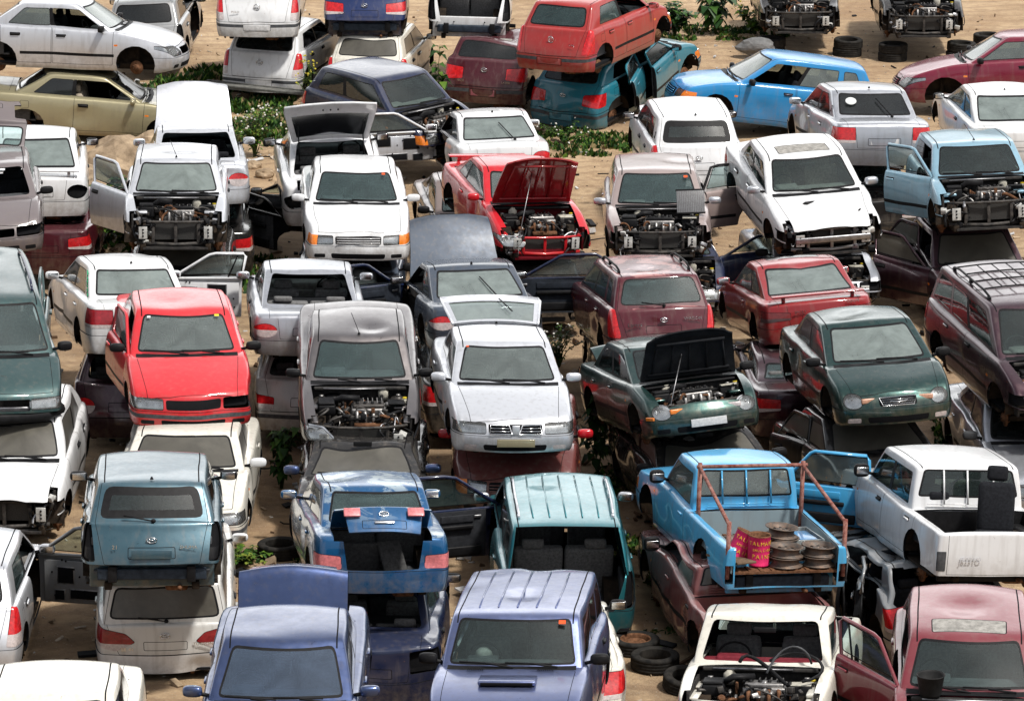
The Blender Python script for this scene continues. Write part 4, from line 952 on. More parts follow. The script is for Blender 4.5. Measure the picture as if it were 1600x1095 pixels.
car('B7',paint=SKT,label='sky blue pickup with a rusty pipe rack, loaded with cans and wheel rims',open=dict(fdoorR=62),off=['tailgate','taillightL','taillightR','rear_bumper'],bed=P_('grey_blue_bed_paint',(.22,.30,.34),rough=.5,dust=.6,dirt=.8),trim=SKT,doorinner=SKT,bars=[-.33,0,.33],mirrorm=BLACK,st=dict(boxy=1,strip=0),glass=G_GREY,extra='rack',mirrors='LR')
car('B8',paint=RBR,label='dusty dull maroon crew cab pickup crushed beneath the sky blue pickup',under='B7',dent=.04,wreck=.03,glass=G_FILTHY,st=dict(boxy=1),off=['tailgate','rear_bumper','fw*'])
car('B9',paint=WH,label='white crew cab pickup carrying a loose black seat in its bed',st=dict(boxy=1,strip=0),bed=BLACK,bedfloor=plain('dirty_bed',(.05,.045,.04),.8,col2=(.16,.10,.06)),words=[('J8231O',.40,.02,.09)],wordm=plain('badge_text',(.5,.5,.52),.4),bars=[-.32,.02,.33],tailm=GREYP,tail2=GREYP,extra='bed',dash=SEATT,off=['rear_bumper'],rearskin=BLACK,glass=G_CLEAR)
car('B10',paint=SID,label='crumpled silver hatchback without windows under the white crew cab pickup',under='B9',wreck=.10,dent=.05,off=['fwL','rwL','rear_window','tailgate'],open=dict(fdoorL=12,rdoorL=18))
# --- third row
car('C0',paint=GRV,label='faded green minivan with a broken front at the left edge of the yard',off=['front_bumper','grille','headlightR'],st=dict(hl='slim',boxy=1),open=dict(rdoorL=9),rails=1,railm=NAVY,glass=G_WS,bay2=BLACK,beam=1,mirrors='L',inner=INNER,extra='vanbar')
car('C1',paint=REDP,label='sun faded red saloon missing one headlamp, stacked on a cream white saloon',off=['headlightL'],st=dict(hl='rect',bstrip=1,amber=0),grille='none',open=dict(fdoorR=9),seats='g',glass=G_GREY,handle=REDP,extra='stickers')
car('C2',paint=WH,label='white saloon with green paint scrawl on its rear pillar and its right door open',open=dict(fdoorR=80),doorbare=1,doorinner=WH,bare2=WH,st=dict(tl='rect'),tailm=plain('deep_red_lens',(.32,.012,.02),.2,coat=.5),mirrorm=WH,aerial='r',extra='scrawl',vent=1,glass=G_WS,rglass=G_PALE,sglass=G_GREY)
car('C3',paint=PLUM,label='dark purple hatchback with a round red tail lamp under the scrawled white saloon',under='C2',off=['rear_window'],st=dict(tl='round'),dent=.02)
car('C4',paint=SI,label='silver coupe without rear window showing black seats inside, third row',off=['rear_window'],st=dict(tl='round'),mirrorm=SI,rwiper=0)
car('C5',paint=P_('old_white_paint',(.55,.56,.54),rough=.4,dust=.6,dirt=.9),label='old white hatchback pressed under the silver coupe without rear window',under='C4',st=dict(tl='low',bstrip=1),off=['rear_window'],dent=.03)
car('C6',paint=GRY,label='graphite grey saloon without bonnet or bumper, bare engine and one headlamp',off=['bonnet','front_bumper','grille','headlightL'],stripped=1,st=dict(hl='sweep',strip=0),aerial='front',glass=G_WS,beam=0,keep=['headlightR'],eng=2,handle=GRY,lens=LENS)
car('C7',paint=WRK,label='grimy dark saloon flattened under the graphite grey saloon',under='C6',glass=G_FILTHY,wreck=.04,dent=.04,mirrorm=NAVB)
car('C8',paint=SIW,label='pale silver hatchback with twin chrome grille and raised rear hatch, centre of the yard',st=dict(hl='rect',fog=1,amber=0,bstrip=1),grille='twin',off=['bootlid','rear_window'],mirrorm=SIW,fplate=BEI,glass=G_GREY,aerial='r',handle=SIW,extra='hatchglass',bclad=SIW)
car('C9',paint=P_('grimy_red_paint',(.10,.012,.012),rough=.5,dust=.8,dirt=1,rust=.8),label='red hatchback with red mirrors crushed below the pale silver hatchback',under='C8',glass=G_FILTHY,dent=.05,wreck=.03,mirrorm=REDB)
car('C10',paint=GRN,label='dark green saloon with black bonnet propped open and round headlamps',open=dict(bonnet=(80,0),bootlid=30),boninner=INNER,st=dict(hl='round'),seats='b',fplate=PLATE,mirrors='L',prop=1,eng=3,handle=GRN,grille='solid',extra='ambers',glass=G_CLEAR)
car('C11',paint=WRK,label='dust coated dark saloon crushed below the green saloon with open bonnet',under='C10',glass=G_FILTHY,dent=.05,wreck=.04)
car('C12',paint=GRN,label='dark green saloon with round headlamps and closed bonnet, stacked on a black car',st=dict(hl='round',fog=1),grille='wing',handle=GRN,extra='ambers',glass=G_PALE,sglass=G_GREY)
car('C13',paint=BLK,label='black saloon with dust caked windscreen below the closed dark green saloon',under='C12',glass=G_FILTHY,dent=.03,open=dict(rdoorR=14),wreck=.02,mirrors='')
car('C14',paint=PLUM,label='plum minivan with a roof rack, cut off by the right edge',off=['bonnet','headlightR','front_bumper','grille'],rails=1,extra='roofrack',st=dict(strip=1),mirrors='',glass=G_CLEAR)
car('C15',paint=SI,label='silver saloon with grey mirrors squeezed under the plum minivan',under='C14',glass=DK,mirrorm=GREYP,dent=.03)
car('C16',paint=PLUM,label='black plum saloon with small red lamps in the gap between two green saloons',st=dict(tl='wide'),under='D3',dent=.02)
# --- fourth row
car('D1',paint=SLB,label='slate blue coupe with raised bonnet and both doors open, centre',open=dict(bonnet=72,fdoorL=62,fdoorR=80),off=['taillightR','rear_bumper_'],st=dict(tl='round'),rwiper='up',trim=plain('dark_door_card',(.018,.022,.03),.7),doorinner=NAVY,aerial='r',framem=NAVY,glass=G_WS,rglass=G_PALE,sglass=G_GREY)
car('D1b',paint=WRK,label='dark saloon wreck hidden under the slate blue coupe',under='D1',wreck=.04)
car('D2',paint=MAR,label='maroon estate with black roof rails and a peeling pinkish roof',rails=1,rwiper=1,badge='oval',st=dict(tl='tall',frit=.02,strip=0),glass=G_WS,handle=MAR,words=[('Lantra',.45,.20,.09),('WAGON',-.45,.27,.07)],mirrors='',tail2=RED)
car('D2b',paint=WRK,label='grey wreck under the maroon estate with roof rails',under='D2',wreck=.04)
car('D3',paint=REDC,label='brick red coupe with a rear spoiler and dusty rear window',spoiler=1,st=dict(tl='wide',boxy=1,sunroof=1),srmat=G_GREY,mirrorm=REDC,words=[('SPORT',.30,.22,.06),('COUPE',-.5,.32,.06)],tailm=plain('smoky_red_lens',(.16,.02,.02),.25,coat=.4),tail2=plain('smoky_lens',(.07,.04,.04),.3,coat=.4),handle=REDC,glass=G_WS,rglass=G_PALE,sglass=G_GREY)
car('D4',paint=SIW,label='pale silver hatchback without bonnet or front end, door ajar, left side',off=['bonnet','front_bumper'],stripped=1,open=dict(fdoorR=30),aerial='front',seats='g',mirrors='',st=dict(strip=0),eng=0,wipers=0,glass=G_PALE,sglass=G_GREY)
car('D4b',paint=WRK,label='grey saloon flattened below the pale silver hatchback with its door ajar',under='D4',glass=G_FILTHY,wreck=.03,mirrorm=WH)
car('D5',paint=WH,label='clean white saloon with white mirrors and a slatted grille, left of centre',st=dict(hl='rect',boxy=1,strip=0),mirrorm=WH,grille='slats',glass=G_WS,gw=1,seats='g',extra='sticker')
car('D5b',paint=SLB,label='grey saloon with a dark windscreen beneath the clean white saloon',under='D5',glass=DK,dent=.02)
car('D6',paint=REDB,label='bright red coupe with red bonnet propped up over a bare engine bay',open=dict(bonnet=(70,0)),boninner=P_('red_underside',(.30,.008,.014),rough=.4,dust=.1),off=['front_bumper','headlightL','grille'],stripped=1,st=dict(hl='sweep',strip=0),spoiler=1,mirrorm=REDB,bay=plain('dark_red_bay',(.10,.006,.010),.5),frame=REDB,glass=G_GREY,mirrors='R',keep=['headlightR'],prop=1,handle=REDB,eng=1)
car('D6b',paint=TAU,label='taupe coupe with a black mirror peeking out behind the bright red coupe',under=None,dent=.02,wreck=.01)
car('D6c',paint=WRK,label='blackened wreck pressed flat under the bright red coupe',under='D6',wreck=.05,glass=DK)
car('D7',paint=P_('grey_maroon_paint',(.30,.24,.23),rough=.3,metal=.2,dust=.4,fade=.5),label='grey maroon estate without bonnet, a radiator leaning on its engine bay',off=['bonnet','front_bumper'],stripped=1,open=dict(rdoorL=58),mirrorm=SI,glass=G_WS,framem=BLACK,eng=3,wipers=0,st=dict(hl='rect'),extra='frontsticker')
car('D7b',paint=NAVY,label='dark navy saloon with open doors under the grey maroon estate',under='D7',open=dict(fdoorL=70),wreck=.03,mirrors='',off=['front_bumper','bonnet'])
car('D8',paint=WH,label='white saloon with glass sunroof and a torn off front bumper, right of centre',off=['front_bumper','grille','headlightL','headlightR'],stripped=1,st=dict(sunroof=1,hl='rect'),srmat=CERAM,mirrorm=SI,seats='t',frame=SID,beam=1,handle=CHROME,glass=G_CLEAR)
car('D8b',paint=SI,label='silver front end with bare engine wedged beneath the white sunroof saloon',under='D8',off=['bonnet','front_bumper','headlightL'],dent=.03,wreck=.02)
car('D9',paint=LBL,label='ice blue hatchback without bonnet, its front door hanging open, right edge',off=['bonnet','front_bumper'],stripped=1,open=dict(fdoorR=28),aerial='front',mirrors='',eng=2,seats='g',wipers=0,st=dict(strip=1),glass=G_CLEAR)
car('D9b',paint=PLUM,label='plum saloon with dusty windscreen and open doors beneath the ice blue hatchback',under='D9',open=dict(fdoorR=40,rdoorR=25),glass=G_FILTHY,dent=.03,mirrors='')
# --- fifth row
car('E1',paint=WH,label='white coupe with empty lamp holes stacked on a dark red saloon, left edge',off=['taillightL','taillightR'],st=dict(tl='round',strip=0),spoiler=1,badge='oval',plate=PLATE,glass=G_WS,rglass=G_PALE,sglass=G_GREY)
car('E1b',paint=MAR2,label='dark red saloon with one door open under the white coupe at the left edge',under='E1',st=dict(tl='wide'),open=dict(fdoorR=55),dent=.02)
car('E2',paint=PLG,label='grey plum hatchback with raised tailgate and empty headlamp, left edge',off=['headlightL','headlightR','grille','windscreen'],open=dict(tailgate=95),st=dict(hl='rect'),seats='b',mirrorm=BLACK)
car('E3',paint=SIW,label='pale silver coupe with white bonnet raised high and no rear window',open=dict(bonnet=74),off=['rear_window'],st=dict(tl='round',strip=0),mirrorm=SIW,rwiper=0)
car('E3b',paint=BLK,label='black saloon with open black doors under the coupe with raised white bonnet',under='E3',open=dict(fdoorR=68,rdoorR=40),mirrors='LR',st=dict(tl='wide'))
car('E4',paint=WH,label='white liftback with tailgate glass raised and an empty lamp hole',open=dict(bootlid=0),off=['taillightL','rear_window','bootlid'],st=dict(tl='round',strip=0),extra='bighatch')
car('E5',paint=WH,label='white coupe with red corner lamps and its stripped left door swung wide open',open=dict(fdoorL=82),doorbare=1,doorinner=WH,bare2=SIW,st=dict(tl='round',strip=0),rwiper='up',aerial='r',mirrorm=WH,tail2=RED,glass=G_WS,rglass=G_PALE,sglass=G_GREY)
car('E6',paint=NAVY,label='navy hatchback with a greyish roof turned sideways, its bonnet gone',off=['bonnet','front_bumper'],st=dict(doors=2,strip=0),mirrors='',stripped=0,wipers=1,glass=G_CLEAR)
car('E7',paint=WH,label='white hatchback with black framed rear window and raised bonnet, behind the grey maroon estate',open=dict(bonnet=20),st=dict(frit=.09,tl='tall'),badge='oval',rwiper=0,handle=BLACK,aerial='r',extra='two',glass=G_CLEAR)
car('E8',paint=SKY,label='bright blue estate standing sideways on the sandy track, front wing missing',off=['fwL'],st=dict(strip=0),mirrors='LR',rails=0,handle=NAVY,seats='b',extra='wing',glass=G_PALE,sglass=G_GREY)
car('E9',paint=SI,label='silver saloon with a white sticker and wiper on its dark rear window',rwiper='up',st=dict(tl='rect'),glass=G_DARK,plate=PLATE,mirrorm=SI,aerial='r',handle=SI,extra='two',rglass=G_DARK)
car('E9b',paint=WRK,label='dark wreck beneath the silver saloon with the white window sticker',under='E9',wreck=.03)
car('E10',paint=WH,label='white coupe with black mirror at the upper right edge',st=dict(tl='round',strip=0),plate=PLATE,aerial='r',glass=G_WS,rglass=G_PALE,sglass=G_GREY)
car('E11',paint=P_('crimson_paint',(.16,.006,.028),rough=.26,dust=.2,fade=.6),label='crimson saloon standing sideways on the track, upper right edge',handle=BLACK,st=dict(strip=0,hl='sweep'),glass=G_PALE,sglass=G_GREY)
# --- far row
car('F1',paint=SIW,label='silver saloon seen from the side, stacked on a beige coupe, upper left',off=['fwR','grille'],st=dict(hl='sweep'),seats='b',handle=BLACK,extra='seatback',glass=G_PALE,sglass=G_GREY)
car('F2',paint=BEI,label='beige coupe seen from the side below the silver saloon, upper left',under='F1',off=['fwR'],st=dict(doors=2,strip=0),glass=DK,seats='t',mirrorm=BEI)
car('F3',paint=SID,label='dull silver hatchback standing behind the stacked silver and beige cars',st=dict(tl='tall'),off=['taillightR','fdoorR'],glass=DK)
car('F4',paint=WH,label='white hatchback at the very top, stacked on another white hatchback with a round badge',st=dict(tl='tall',bstrip=1,platelow=1),badge='round',glass=G_DARK,plate=PLATE,words=[('POLO',.42,.18,.06)])
car('F5',paint=WH,label='white hatchback with round chrome badge and dark broken rear window, lower of two',under='F4',st=dict(tl='tall',bstrip=1,platelow=1),badge='round',glass=DK,off=['fwR','rwR'])
car('F6',paint=P_('deep_blue_paint',(.01,.025,.10),rough=.25,dust=.2),label='deep blue hatchback without rear bumper at the very top of the photo',st=dict(tl='wide'),off=['rear_bumper'],rearskin=NAVY,glass=DK,badge='oval',words=[('IBIZA',.45,.12,.06)])
car('F7',paint=WH2,label='grimy cream white hatchback below the deep blue hatchback',under='F6',st=dict(tl='tall',frit=.02),glass=G_FILTHY)
car('F8',paint=WH,label='bare white hatchback shell with no tailgate or rear bumper, top row',off=['tailgate','taillightL','taillightR','rear_bumper'],rearskin=WH,st=dict(tl='tall'))
car('F9',paint=MAR2,label='dark red hatchback with red lamp bar below the bare white shell',under='F8',st=dict(tl='wide',bstrip=1,platelow=1),badge='oval',glass=G_DARK,plate=P_('pinkish_plate',(.30,.07,.10)),words=[('IBIZA',.44,.08,.06),('1.4 TDI',-.44,.08,.055)],tail2=RED)
car('F10',paint=REDV,label='orange red hatchback with round badge stacked high on a turquoise hatchback',st=dict(tl='tall',bstrip=1,platelow=1,strip=1),badge='round',glass=G_WS,plate=P_('red_plate',(.36,.06,.06)),words=[('CAR',-.45,.19,.06)],handle=REDV,tail2=RED,off=['fwR'],mirrorm=REDV)
car('F11',paint=TEB,label='turquoise hatchback with red lamps and open doors under the orange red hatchback',under='F10',st=dict(tl='wide',bstrip=1,platelow=1),badge='oval',glass=DK,plate=P_('turquoise_plate',(.04,.25,.33)),open=dict(fdoorR=12,rdoorR=22),tail2=RED,words=[('TDI',-.44,.08,.06)])
car('F13',paint=BLK,label='gutted black front end with loose wires propped on tyres, top right',off=['bonnet','front_bumper'],stripped=1,wreck=.06,dent=.03)
car('F14',paint=WRK,label='gutted dark front end with a bare radiator standing on tyres, far top right',off=['bonnet','front_bumper'],stripped=1,wreck=.05,dent=.03,glass=G_FILTHY)
# ---------------------------------------------------------------- one-off features of single cars
def kid(root,nm): return next((c for c in root.children if c.name.split('.')[0]==nm),None)
def gpt(sh,s,y,q,dx=0,dz=0):
    p=sh['gp'](s,y,q); return Vector((p[0]+dx,p[1],p[2]+dz))
def sticker(root,t,y,q,w,h,m):
    mb=MB(); x=lerp(t['xc'],t['xwt'],q)-.10*(y/.83)**2+.02; z=lerp(t['zc'],t['zr'],q); a=math.atan2(t['zr']-t['zc'],t['xc']-t['xwt'])
    mb.box((x,y,z),(h*.7,w*.75,.004),0,rot=(0,a,0)); mb.build('windscreen_sticker',[m],root)
ORS=plain('orange_sticker',(.75,.10,.03),.6,0,.1); YES=plain('yellow_sticker',(.70,.60,.05),.6,0,.1); WHS=plain('white_sticker',(.6,.62,.62),.6,0,.1)
def bighatch(root,t,sh,pm,ang,dark=False):
    """raised liftback: glass and tail panel hinged at the rear edge of the roof"""
    a=R(ang); hx,hz=t['xrt']-.03,t['zr']-.02; M=Matrix.Translation((hx,0,hz))@Matrix.Rotation(a,4,'Y')  # local: -x away from hinge, z outward
    fr=MB(); w0,w1=t['rt']+.07,t['rb']+.09; n=10
    def P(u,v): w=lerp(w0,w1,min(1,u/.75)); return (-u,w*v,.05*(1-v*v)-(.0 if u<.75 else (u-.75)*.3))
    def patch(us,vs,m,mb,off=0):
        V=[];F=[]
        for u in us:
            for v in vs: p=P(u,v); V.append((p[0],p[1],p[2]+off))
        k=len(vs)
        for i in range(len(us)-1):
            for j in range(k-1): F.append((i*k+j,i*k+j+1,(i+1)*k+j+1,(i+1)*k+j))
        mb.add(V,F,m,True,M)
    vs=[-1+2*k/n for k in range(n+1)]
    for off,rev in ((0,0),(-.03,1)):
        patch([0,.07],vs,0,fr,off); patch([.66,.75,.85,.98],vs,0,fr,off); patch([.07,.3,.5,.66],[-1,-.88],0,fr,off); patch([.07,.3,.5,.66],[.88,1],0,fr,off)
    fr.tube([M@Vector(P(u,v)) for u,v in [(0,-1),(.3,-1),(.75,-1),(.98,-1),(.98,-.5),(.98,0),(.98,.5),(.98,1),(.75,1),(.3,1),(0,1)]],.02,6,0)
    for y in(-.12,0,.12): fr.ball(M@Vector((-.86,y,-.06)),.016,1,6)
    o=fr.build('tailgate',[pm,BLACK],root); gm=MB(); patch([.07,.3,.5,.66],[-.88,-.4,0,.4,.88],0,gm,-.012); gm.build('rear_window',[G_PALE],o)
    wp=MB(); wp.tube([M@Vector((-.66,.1,.09)),M@Vector((-.25,.25,.09))],.01,5,0); wp.build('wiper',[BLACK],o)
    s_=MB()
    for y in(-.52,.52): s_.tube([(t['xrt']-.32,y,t['zd']+.16),M@Vector((-.40,y,-.02))],.011,6,0)
    s_.build('gas_strut',[BLACK],root)
def text(root,body,M,size,m,name='marking'):
    o=COL_text(body,size,m,name); o.parent=root; o.matrix_local=M; return o
def rim_me():
    mb=MB(); mb.lathe([(.185,0),(.215,.002),(.217,.012),(.190,.018),(.180,.03),(.165,.045),(.165,.085),(.18,.098),(.190,.110),(.217,.116),(.215,.126),(.198,.124),(.17,.095),(.155,.08),(.15,.06),(.13,.075),(.08,.078),(.06,.09),(.032,.09),(.03,.06),(0,.06)],32,0)
    for k in range(8): a=k*.785; mb.box((.11*math.cos(a),.11*math.sin(a),.078),(.03,.03,.012),1,rot=(0,0,a))
    return mb
def thing(me,name,label,cat,M,group=None,mats=None):
    o=bpy.data.objects.new(name,me); COL.objects.link(o); o.matrix_world=M; tag(o,label,cat,group); return o
def EXTRA(key,root,cid,t,sh,df,S):
    pm=S['paint']; Mw=root.matrix_basis
    if key=='suv':
        b=MB(); b.box((1.45,0,1.085),(.30,.62,.05),0,bev=.02); b.box((1.60,0,1.075),(.03,.56,.035),1,bev=.008); b.build('bonnet_scoop',[pm,SEAM],kid(root,'bonnet')); sticker(root,t,.52,.86,.10,.07,ORS)
        g=MB(); 
        for s in(1,-1):
            for k in range(9): g.box((1.12,s*.38+.02*(k-4),1.128),(.09,.008,.006),0)
        g.build('air_vent',[SEAM],kid(root,'bonnet'))
        l=MB(); l.ball((t['xc']-.62,-.36,t['zc']+.02),.10,0,10); l.build('airbag',[CERAM],root)
    if key=='hoses':
        r=random.Random(3); m=MB()
        hose(m,(1.2,-.2,1.12),(1.5,.35,.95),.022,0,r,.35,12); hose(m,(1.0,.1,1.1),(1.6,.5,.98),.018,0,r,.3,12); hose(m,(1.1,.55,1.1),(1.35,.1,1.02),.014,1,r,.3,12)
        m.build('hose',[BLACK,GREYP],root)
        w=MB(); w.box((xw:=t['xfw']+.25,.66,.86),(.42,.20,.05),0,bev=.02); w.box((xw+.18,.70,.72),(.10,.16,.26),0,bev=.03); w.build('wing_panel',[WH2],root)
    if key=='bootlamps':
        l=kid(root,'boot_lid')
        for s in(1,-1):
            b=MB(); b.box((-t['L']/2+.016,s*.385,t['zd']-.15),(.03,.20,.13),0,bev=.012,rot=(0,.08,0)); b.build('boot_lamp',[REDF],l)
        b=MB(); b.box((-t['L']/2+.01,0,t['zd']-.30),(.02,.24,.035),0,bev=.008); b.build('boot_handle',[CHROME],l)
        b=MB(); b.box((-1.75,-.15,.62),(.5,.30,.05),0,bev=.02,rot=(0,-.9,.3)); b.box((-1.6,.3,.6),(.1,.62,.42),0,bev=.03,rot=(0,-.2,0)); b.build('folded_seat_back',[plain('boot_carpet',(.055,.055,.055),.95,scale=20)],root)
        lid=l
    if key=='bighatch': bighatch(root,t,sh,pm,50)
    if key=='hatchglass': bighatch(root,t,sh,SIW,14); sticker(root,t,-.5,.9,.05,.04,ORS)
    if key=='vanbar':
        b=MB(); x=t['L']/2-.08; b.tube([(x-.30,-.82,.50),(x-.06,-.6,.48),(x,0,.47),(x-.06,.6,.48),(x-.30,.82,.50)],.085,9,0); b.build('bumper_bar',[BLACK],root)
    if key=='stickers':
        sticker(root,t,-.47,.88,.06,.05,WHS); sticker(root,t,.44,.90,.08,.05,YES)
    if key=='sticker': sticker(root,t,.44,.86,.07,.06,ORS)
    if key=='frontsticker':
        sticker(root,t,.46,.82,.08,.07,ORS)
        b=MB(); b.box((0,0,0),(.035,.44,.40),0,bev=.006); b.box((.0,0,.205),(.05,.46,.025),1,bev=.006); b.box((0,0,-.205),(.05,.46,.025),1,bev=.006)
        for k in range(16): b.box((.02,-.21+.028*k,0),(.004,.006,.38),2)
        thing(b.mesh('radiator',[plain('radiator_mesh',(.17,.17,.17),.45,.5,scale=50),BLACK,STEEL]),'radiator','loose grey radiator leaning on the engine bay of the grey maroon estate','radiator',Mw@Matrix.Translation((1.42,.50,1.10))@Matrix.Rotation(-.35,4,'Y'))
    if key=='scrawl':
        g=plain('green_paint_marks',(.01,.30,.13),.7,0,.2); b=MB(); r=random.Random(2)
        for k in range(11):
            p=gpt(sh,.94,1,.80-.075*k); q=[p+Vector((r.uniform(-.06,.03),.008,r.uniform(-.03,.03))) for _ in range(4)]; b.tube(q,.008,4,0)
        b.build('paint_scrawl',[g],root)
    if key=='two':
        p=gpt(sh,.94,1,.30); text(root,'2',Matrix.Translation(p+Vector((.02,.012,-.02)))@Matrix.Rotation(math.pi,4,'Z')@Matrix.Rotation(math.pi/2-.25,4,'X'),.16,SEAM)
        if cid=='E9':
            b=MB(); b.lathe([(0,.0),(.075,.0),(.07,.004),(0,.004)],20,0,Matrix.Translation((lerp(t['xrb'],t['xrt'],.62)-.02,.37,lerp(t['zd'],t['zr'],.62)))@Matrix.Rotation(-.9,4,'Y')@Matrix.Diagonal((1,1.25,1,1))); b.build('window_sticker',[WHS],root)
    if key=='ambers':
        for s in(1,-1):
            if cid=='C10' and s==1: m=CLEARR
            else: m=AMBER if cid=='C10' else plain('pale_amber_lens',(.5,.27,.18),.3,coat=.3)
            b=MB(); b.box((t['L']/2-.135,s*.40,.575),(.05,.20,.07),0,bev=.015,rot=(0,0,-s*.12)); b.build('indicator_lamp',[m],root)
        if cid=='C10':
            b=MB(); b.box((t['L']/2-.22,-.76,.50),(.16,.03,.05),0,bev=.01,rot=(0,0,.45)); b.build('indicator_lamp',[AMBER],root)
    if key=='roofrack':
        b=MB()
        for k in range(4): b.tube([gpt(sh,.28+.16*k,y,1,0,.07) for y in(-.86,-.4,0,.4,.86)],.012,5,0)
        for y in(-.45,-.15,.15,.45): b.tube([gpt(sh,u,y,1,0,.065) for u in(.28,.45,.6,.76)],.009,5,0)
        b.build('roof_rack',[BLACK],root)
    if key=='rack':
        RP=plain('rusty_red_pipe',(.20,.04,.03),.75,scale=14,col2=(.38,.22,.18))
        xr=-t['L']/2; w=.77; zt=t['zd']
        for s in(1,-1):
            b=MB(); b.tube([(t['xrb']-.16,s*.70,zt-.35),(t['xrb']-.16,s*.70,1.66)],.030,7,0); b.tube([(xr+.06,s*w,zt-.40),(xr+.06,s*w,zt+.34)],.030,7,0); b.tube([(t['xrb']-.16,s*.70,1.60),(xr+.06,s*w,zt+.30)],.026,7,0)
            b.build('pipe_rack',[RP],root)
        b=MB(); b.tube([(t['xrb']-.16,-.76,1.61),(t['xrb']-.16,.74,1.61)],.026,7,0); b.build('pipe_rack',[RP],root)
        fl=t['zs']+.335
        # load: cans, rims and a metal box
        pink=plain('pink_can_label',(.62,.03,.13),.45,0,.25,9); yel=plain('can_yellow',(.72,.42,.05),.5)
        for k,(x,y,a,lb) in enumerate(((xr+.32,.28,.0,'pink paint can with yellow lettering standing upright in the pickup bed'),(xr+.55,.52,.28,'pink and orange paint can tipped against the pipe rack in the pickup bed'))):
            b=MB(); b.lathe([(0,.0),(.17,0),(.175,.02),(.17,.03),(.17,.44),(.178,.45),(.172,.47),(.155,.45),(.15,.10),(0,.10)],24,0,None); 
            b.m=[2 if i>=24*5 else 0 for i in range(len(b.m))]
            M=Mw@Matrix.Translation((x,y,fl))@Matrix.Rotation(a*1.5,4,'X')@Matrix.Rotation(math.pi,4,'Z')@Matrix.Scale(.84,4)
            c=thing(b.mesh('paint_can',[pink,yel,RUST]),'paint_can',lb,'paint can',M,'paint cans in the pickup bed')
            for j,(tx,zz,sz) in enumerate((('TALMARK',.33,.082),('EMULSION',.24,.05),('PAINT',.13,.085))):
                # lettering wrapped round the can
                n=len(tx); lt=MB()
                for i,ch in enumerate(tx):
                    an=(i-(n-1)/2)*sz*.78/.17; me=text_mesh(ch,sz,.002); X=Matrix.Rotation(an,4,'Z')@Matrix.Translation((.173,0,zz))@Matrix.Rotation(math.pi/2,4,'Z')@Matrix.Rotation(math.pi/2,4,'X')
                    lt.add([v.co for v in me.vertices],[tuple(p.vertices) for p in me.polygons],0,False,X)
                lt.build('lettering',[yel],c)
        rm=rim_me().mesh('wheel_rim',[plain('old_rim_steel',(.11,.105,.10),.6,.5,scale=14,col2=(.20,.13,.09)),SEAM])
        spots=[(xr+.25,-.06,0,'front stack'),(xr+.26,-.06,1,''),(xr+.95,.10,0,''),(xr+.26,-.50,0,''),(xr+.27,-.50,1,''),(xr+.68,-.14,0,''),(xr+.68,-.14,1,''),(xr+.70,-.13,2,''),(xr+1.05,.33,0,'')]
        names=['bottom wheel rim of the stack beside the pink can','top pale wheel rim of the stack beside the pink can','single wheel rim half hidden behind the tall middle stack','bottom wheel rim of the two rim stack near the bed corner','top rusty wheel rim of the two rim stack near the bed corner','bottom wheel rim of the stack behind, in the middle of the bed','middle wheel rim of the stack behind, in the middle of the bed','top brown wheel rim of the stack behind, in the middle of the bed','single wheel rim lying against the cab behind the pink cans']
        for (x,y,k,_),lb in zip(spots,names): thing(rm,'wheel_rim',lb,'wheel rim',Mw@Matrix.Translation((x,y,fl+.128*k))@Matrix.Rotation(.03*k,4,'X')@Matrix.Rotation(x*7+k,4,'Z'),'wheel rims in the blue pickup bed')
        b=MB(); 
        for c,d in (((0,.22,.12),(.6,.02,.24)),((0,-.22,.12),(.6,.02,.24)),((.3,0,.12),(.02,.46,.24)),((-.3,0,.12),(.02,.46,.24)),((0,0,.01),(.6,.44,.02))): b.box(c,d,0,bev=.004)
        b.box((0,-.06,.18),(.42,.26,.08),1,bev=.02)
        thing(b.mesh('metal_box',[P_('box_grey_paint',(.22,.27,.29),rough=.5,dust=.6),SKY]),'metal_box','open grey metal box holding a blue tray, in the bed of the pickup','metal box',Mw@Matrix.Translation((xr+.85,-.42,fl))@Matrix.Rotation(.08,4,'Z'))
        b=MB(); b.box((0,0,0),(.75,.28,.03),0,bev=.008); thing(b.mesh('wooden_board',plain('old_board',(.13,.09,.06),.9)),'wooden_board','dirty wooden board lying in the corner of the blue pickup bed','board',Mw@Matrix.Translation((xr+.40,.62,fl+.06))@Matrix.Rotation(.25,4,'Z')@Matrix.Rotation(.1,4,'Y'))
    if key=='bed':
        r=empty('car_seat'); r.matrix_world=Mw@Matrix.Translation((-1.80,-.12,t['zs']+.36))@Matrix.Rotation(2.9,4,'Z')
        tag(r,'loose black front seat standing in the bed of the white crew cab pickup','car seat')
        b=MB(); b.box((0,0,.10),(.50,.50,.16),0,bev=.06); b.build('seat_cushion',[SEATB],r); b=MB(); b.box((-.27,0,.45),(.16,.46,.66),0,bev=.07,rot=(0,-.18,0)); b.build('backrest',[SEATB],r)
        b=MB(); b.box((-.37,0,.88),(.11,.26,.20),0,bev=.05,rot=(0,-.1,0)); b.build('headrest',[SEATB],r)
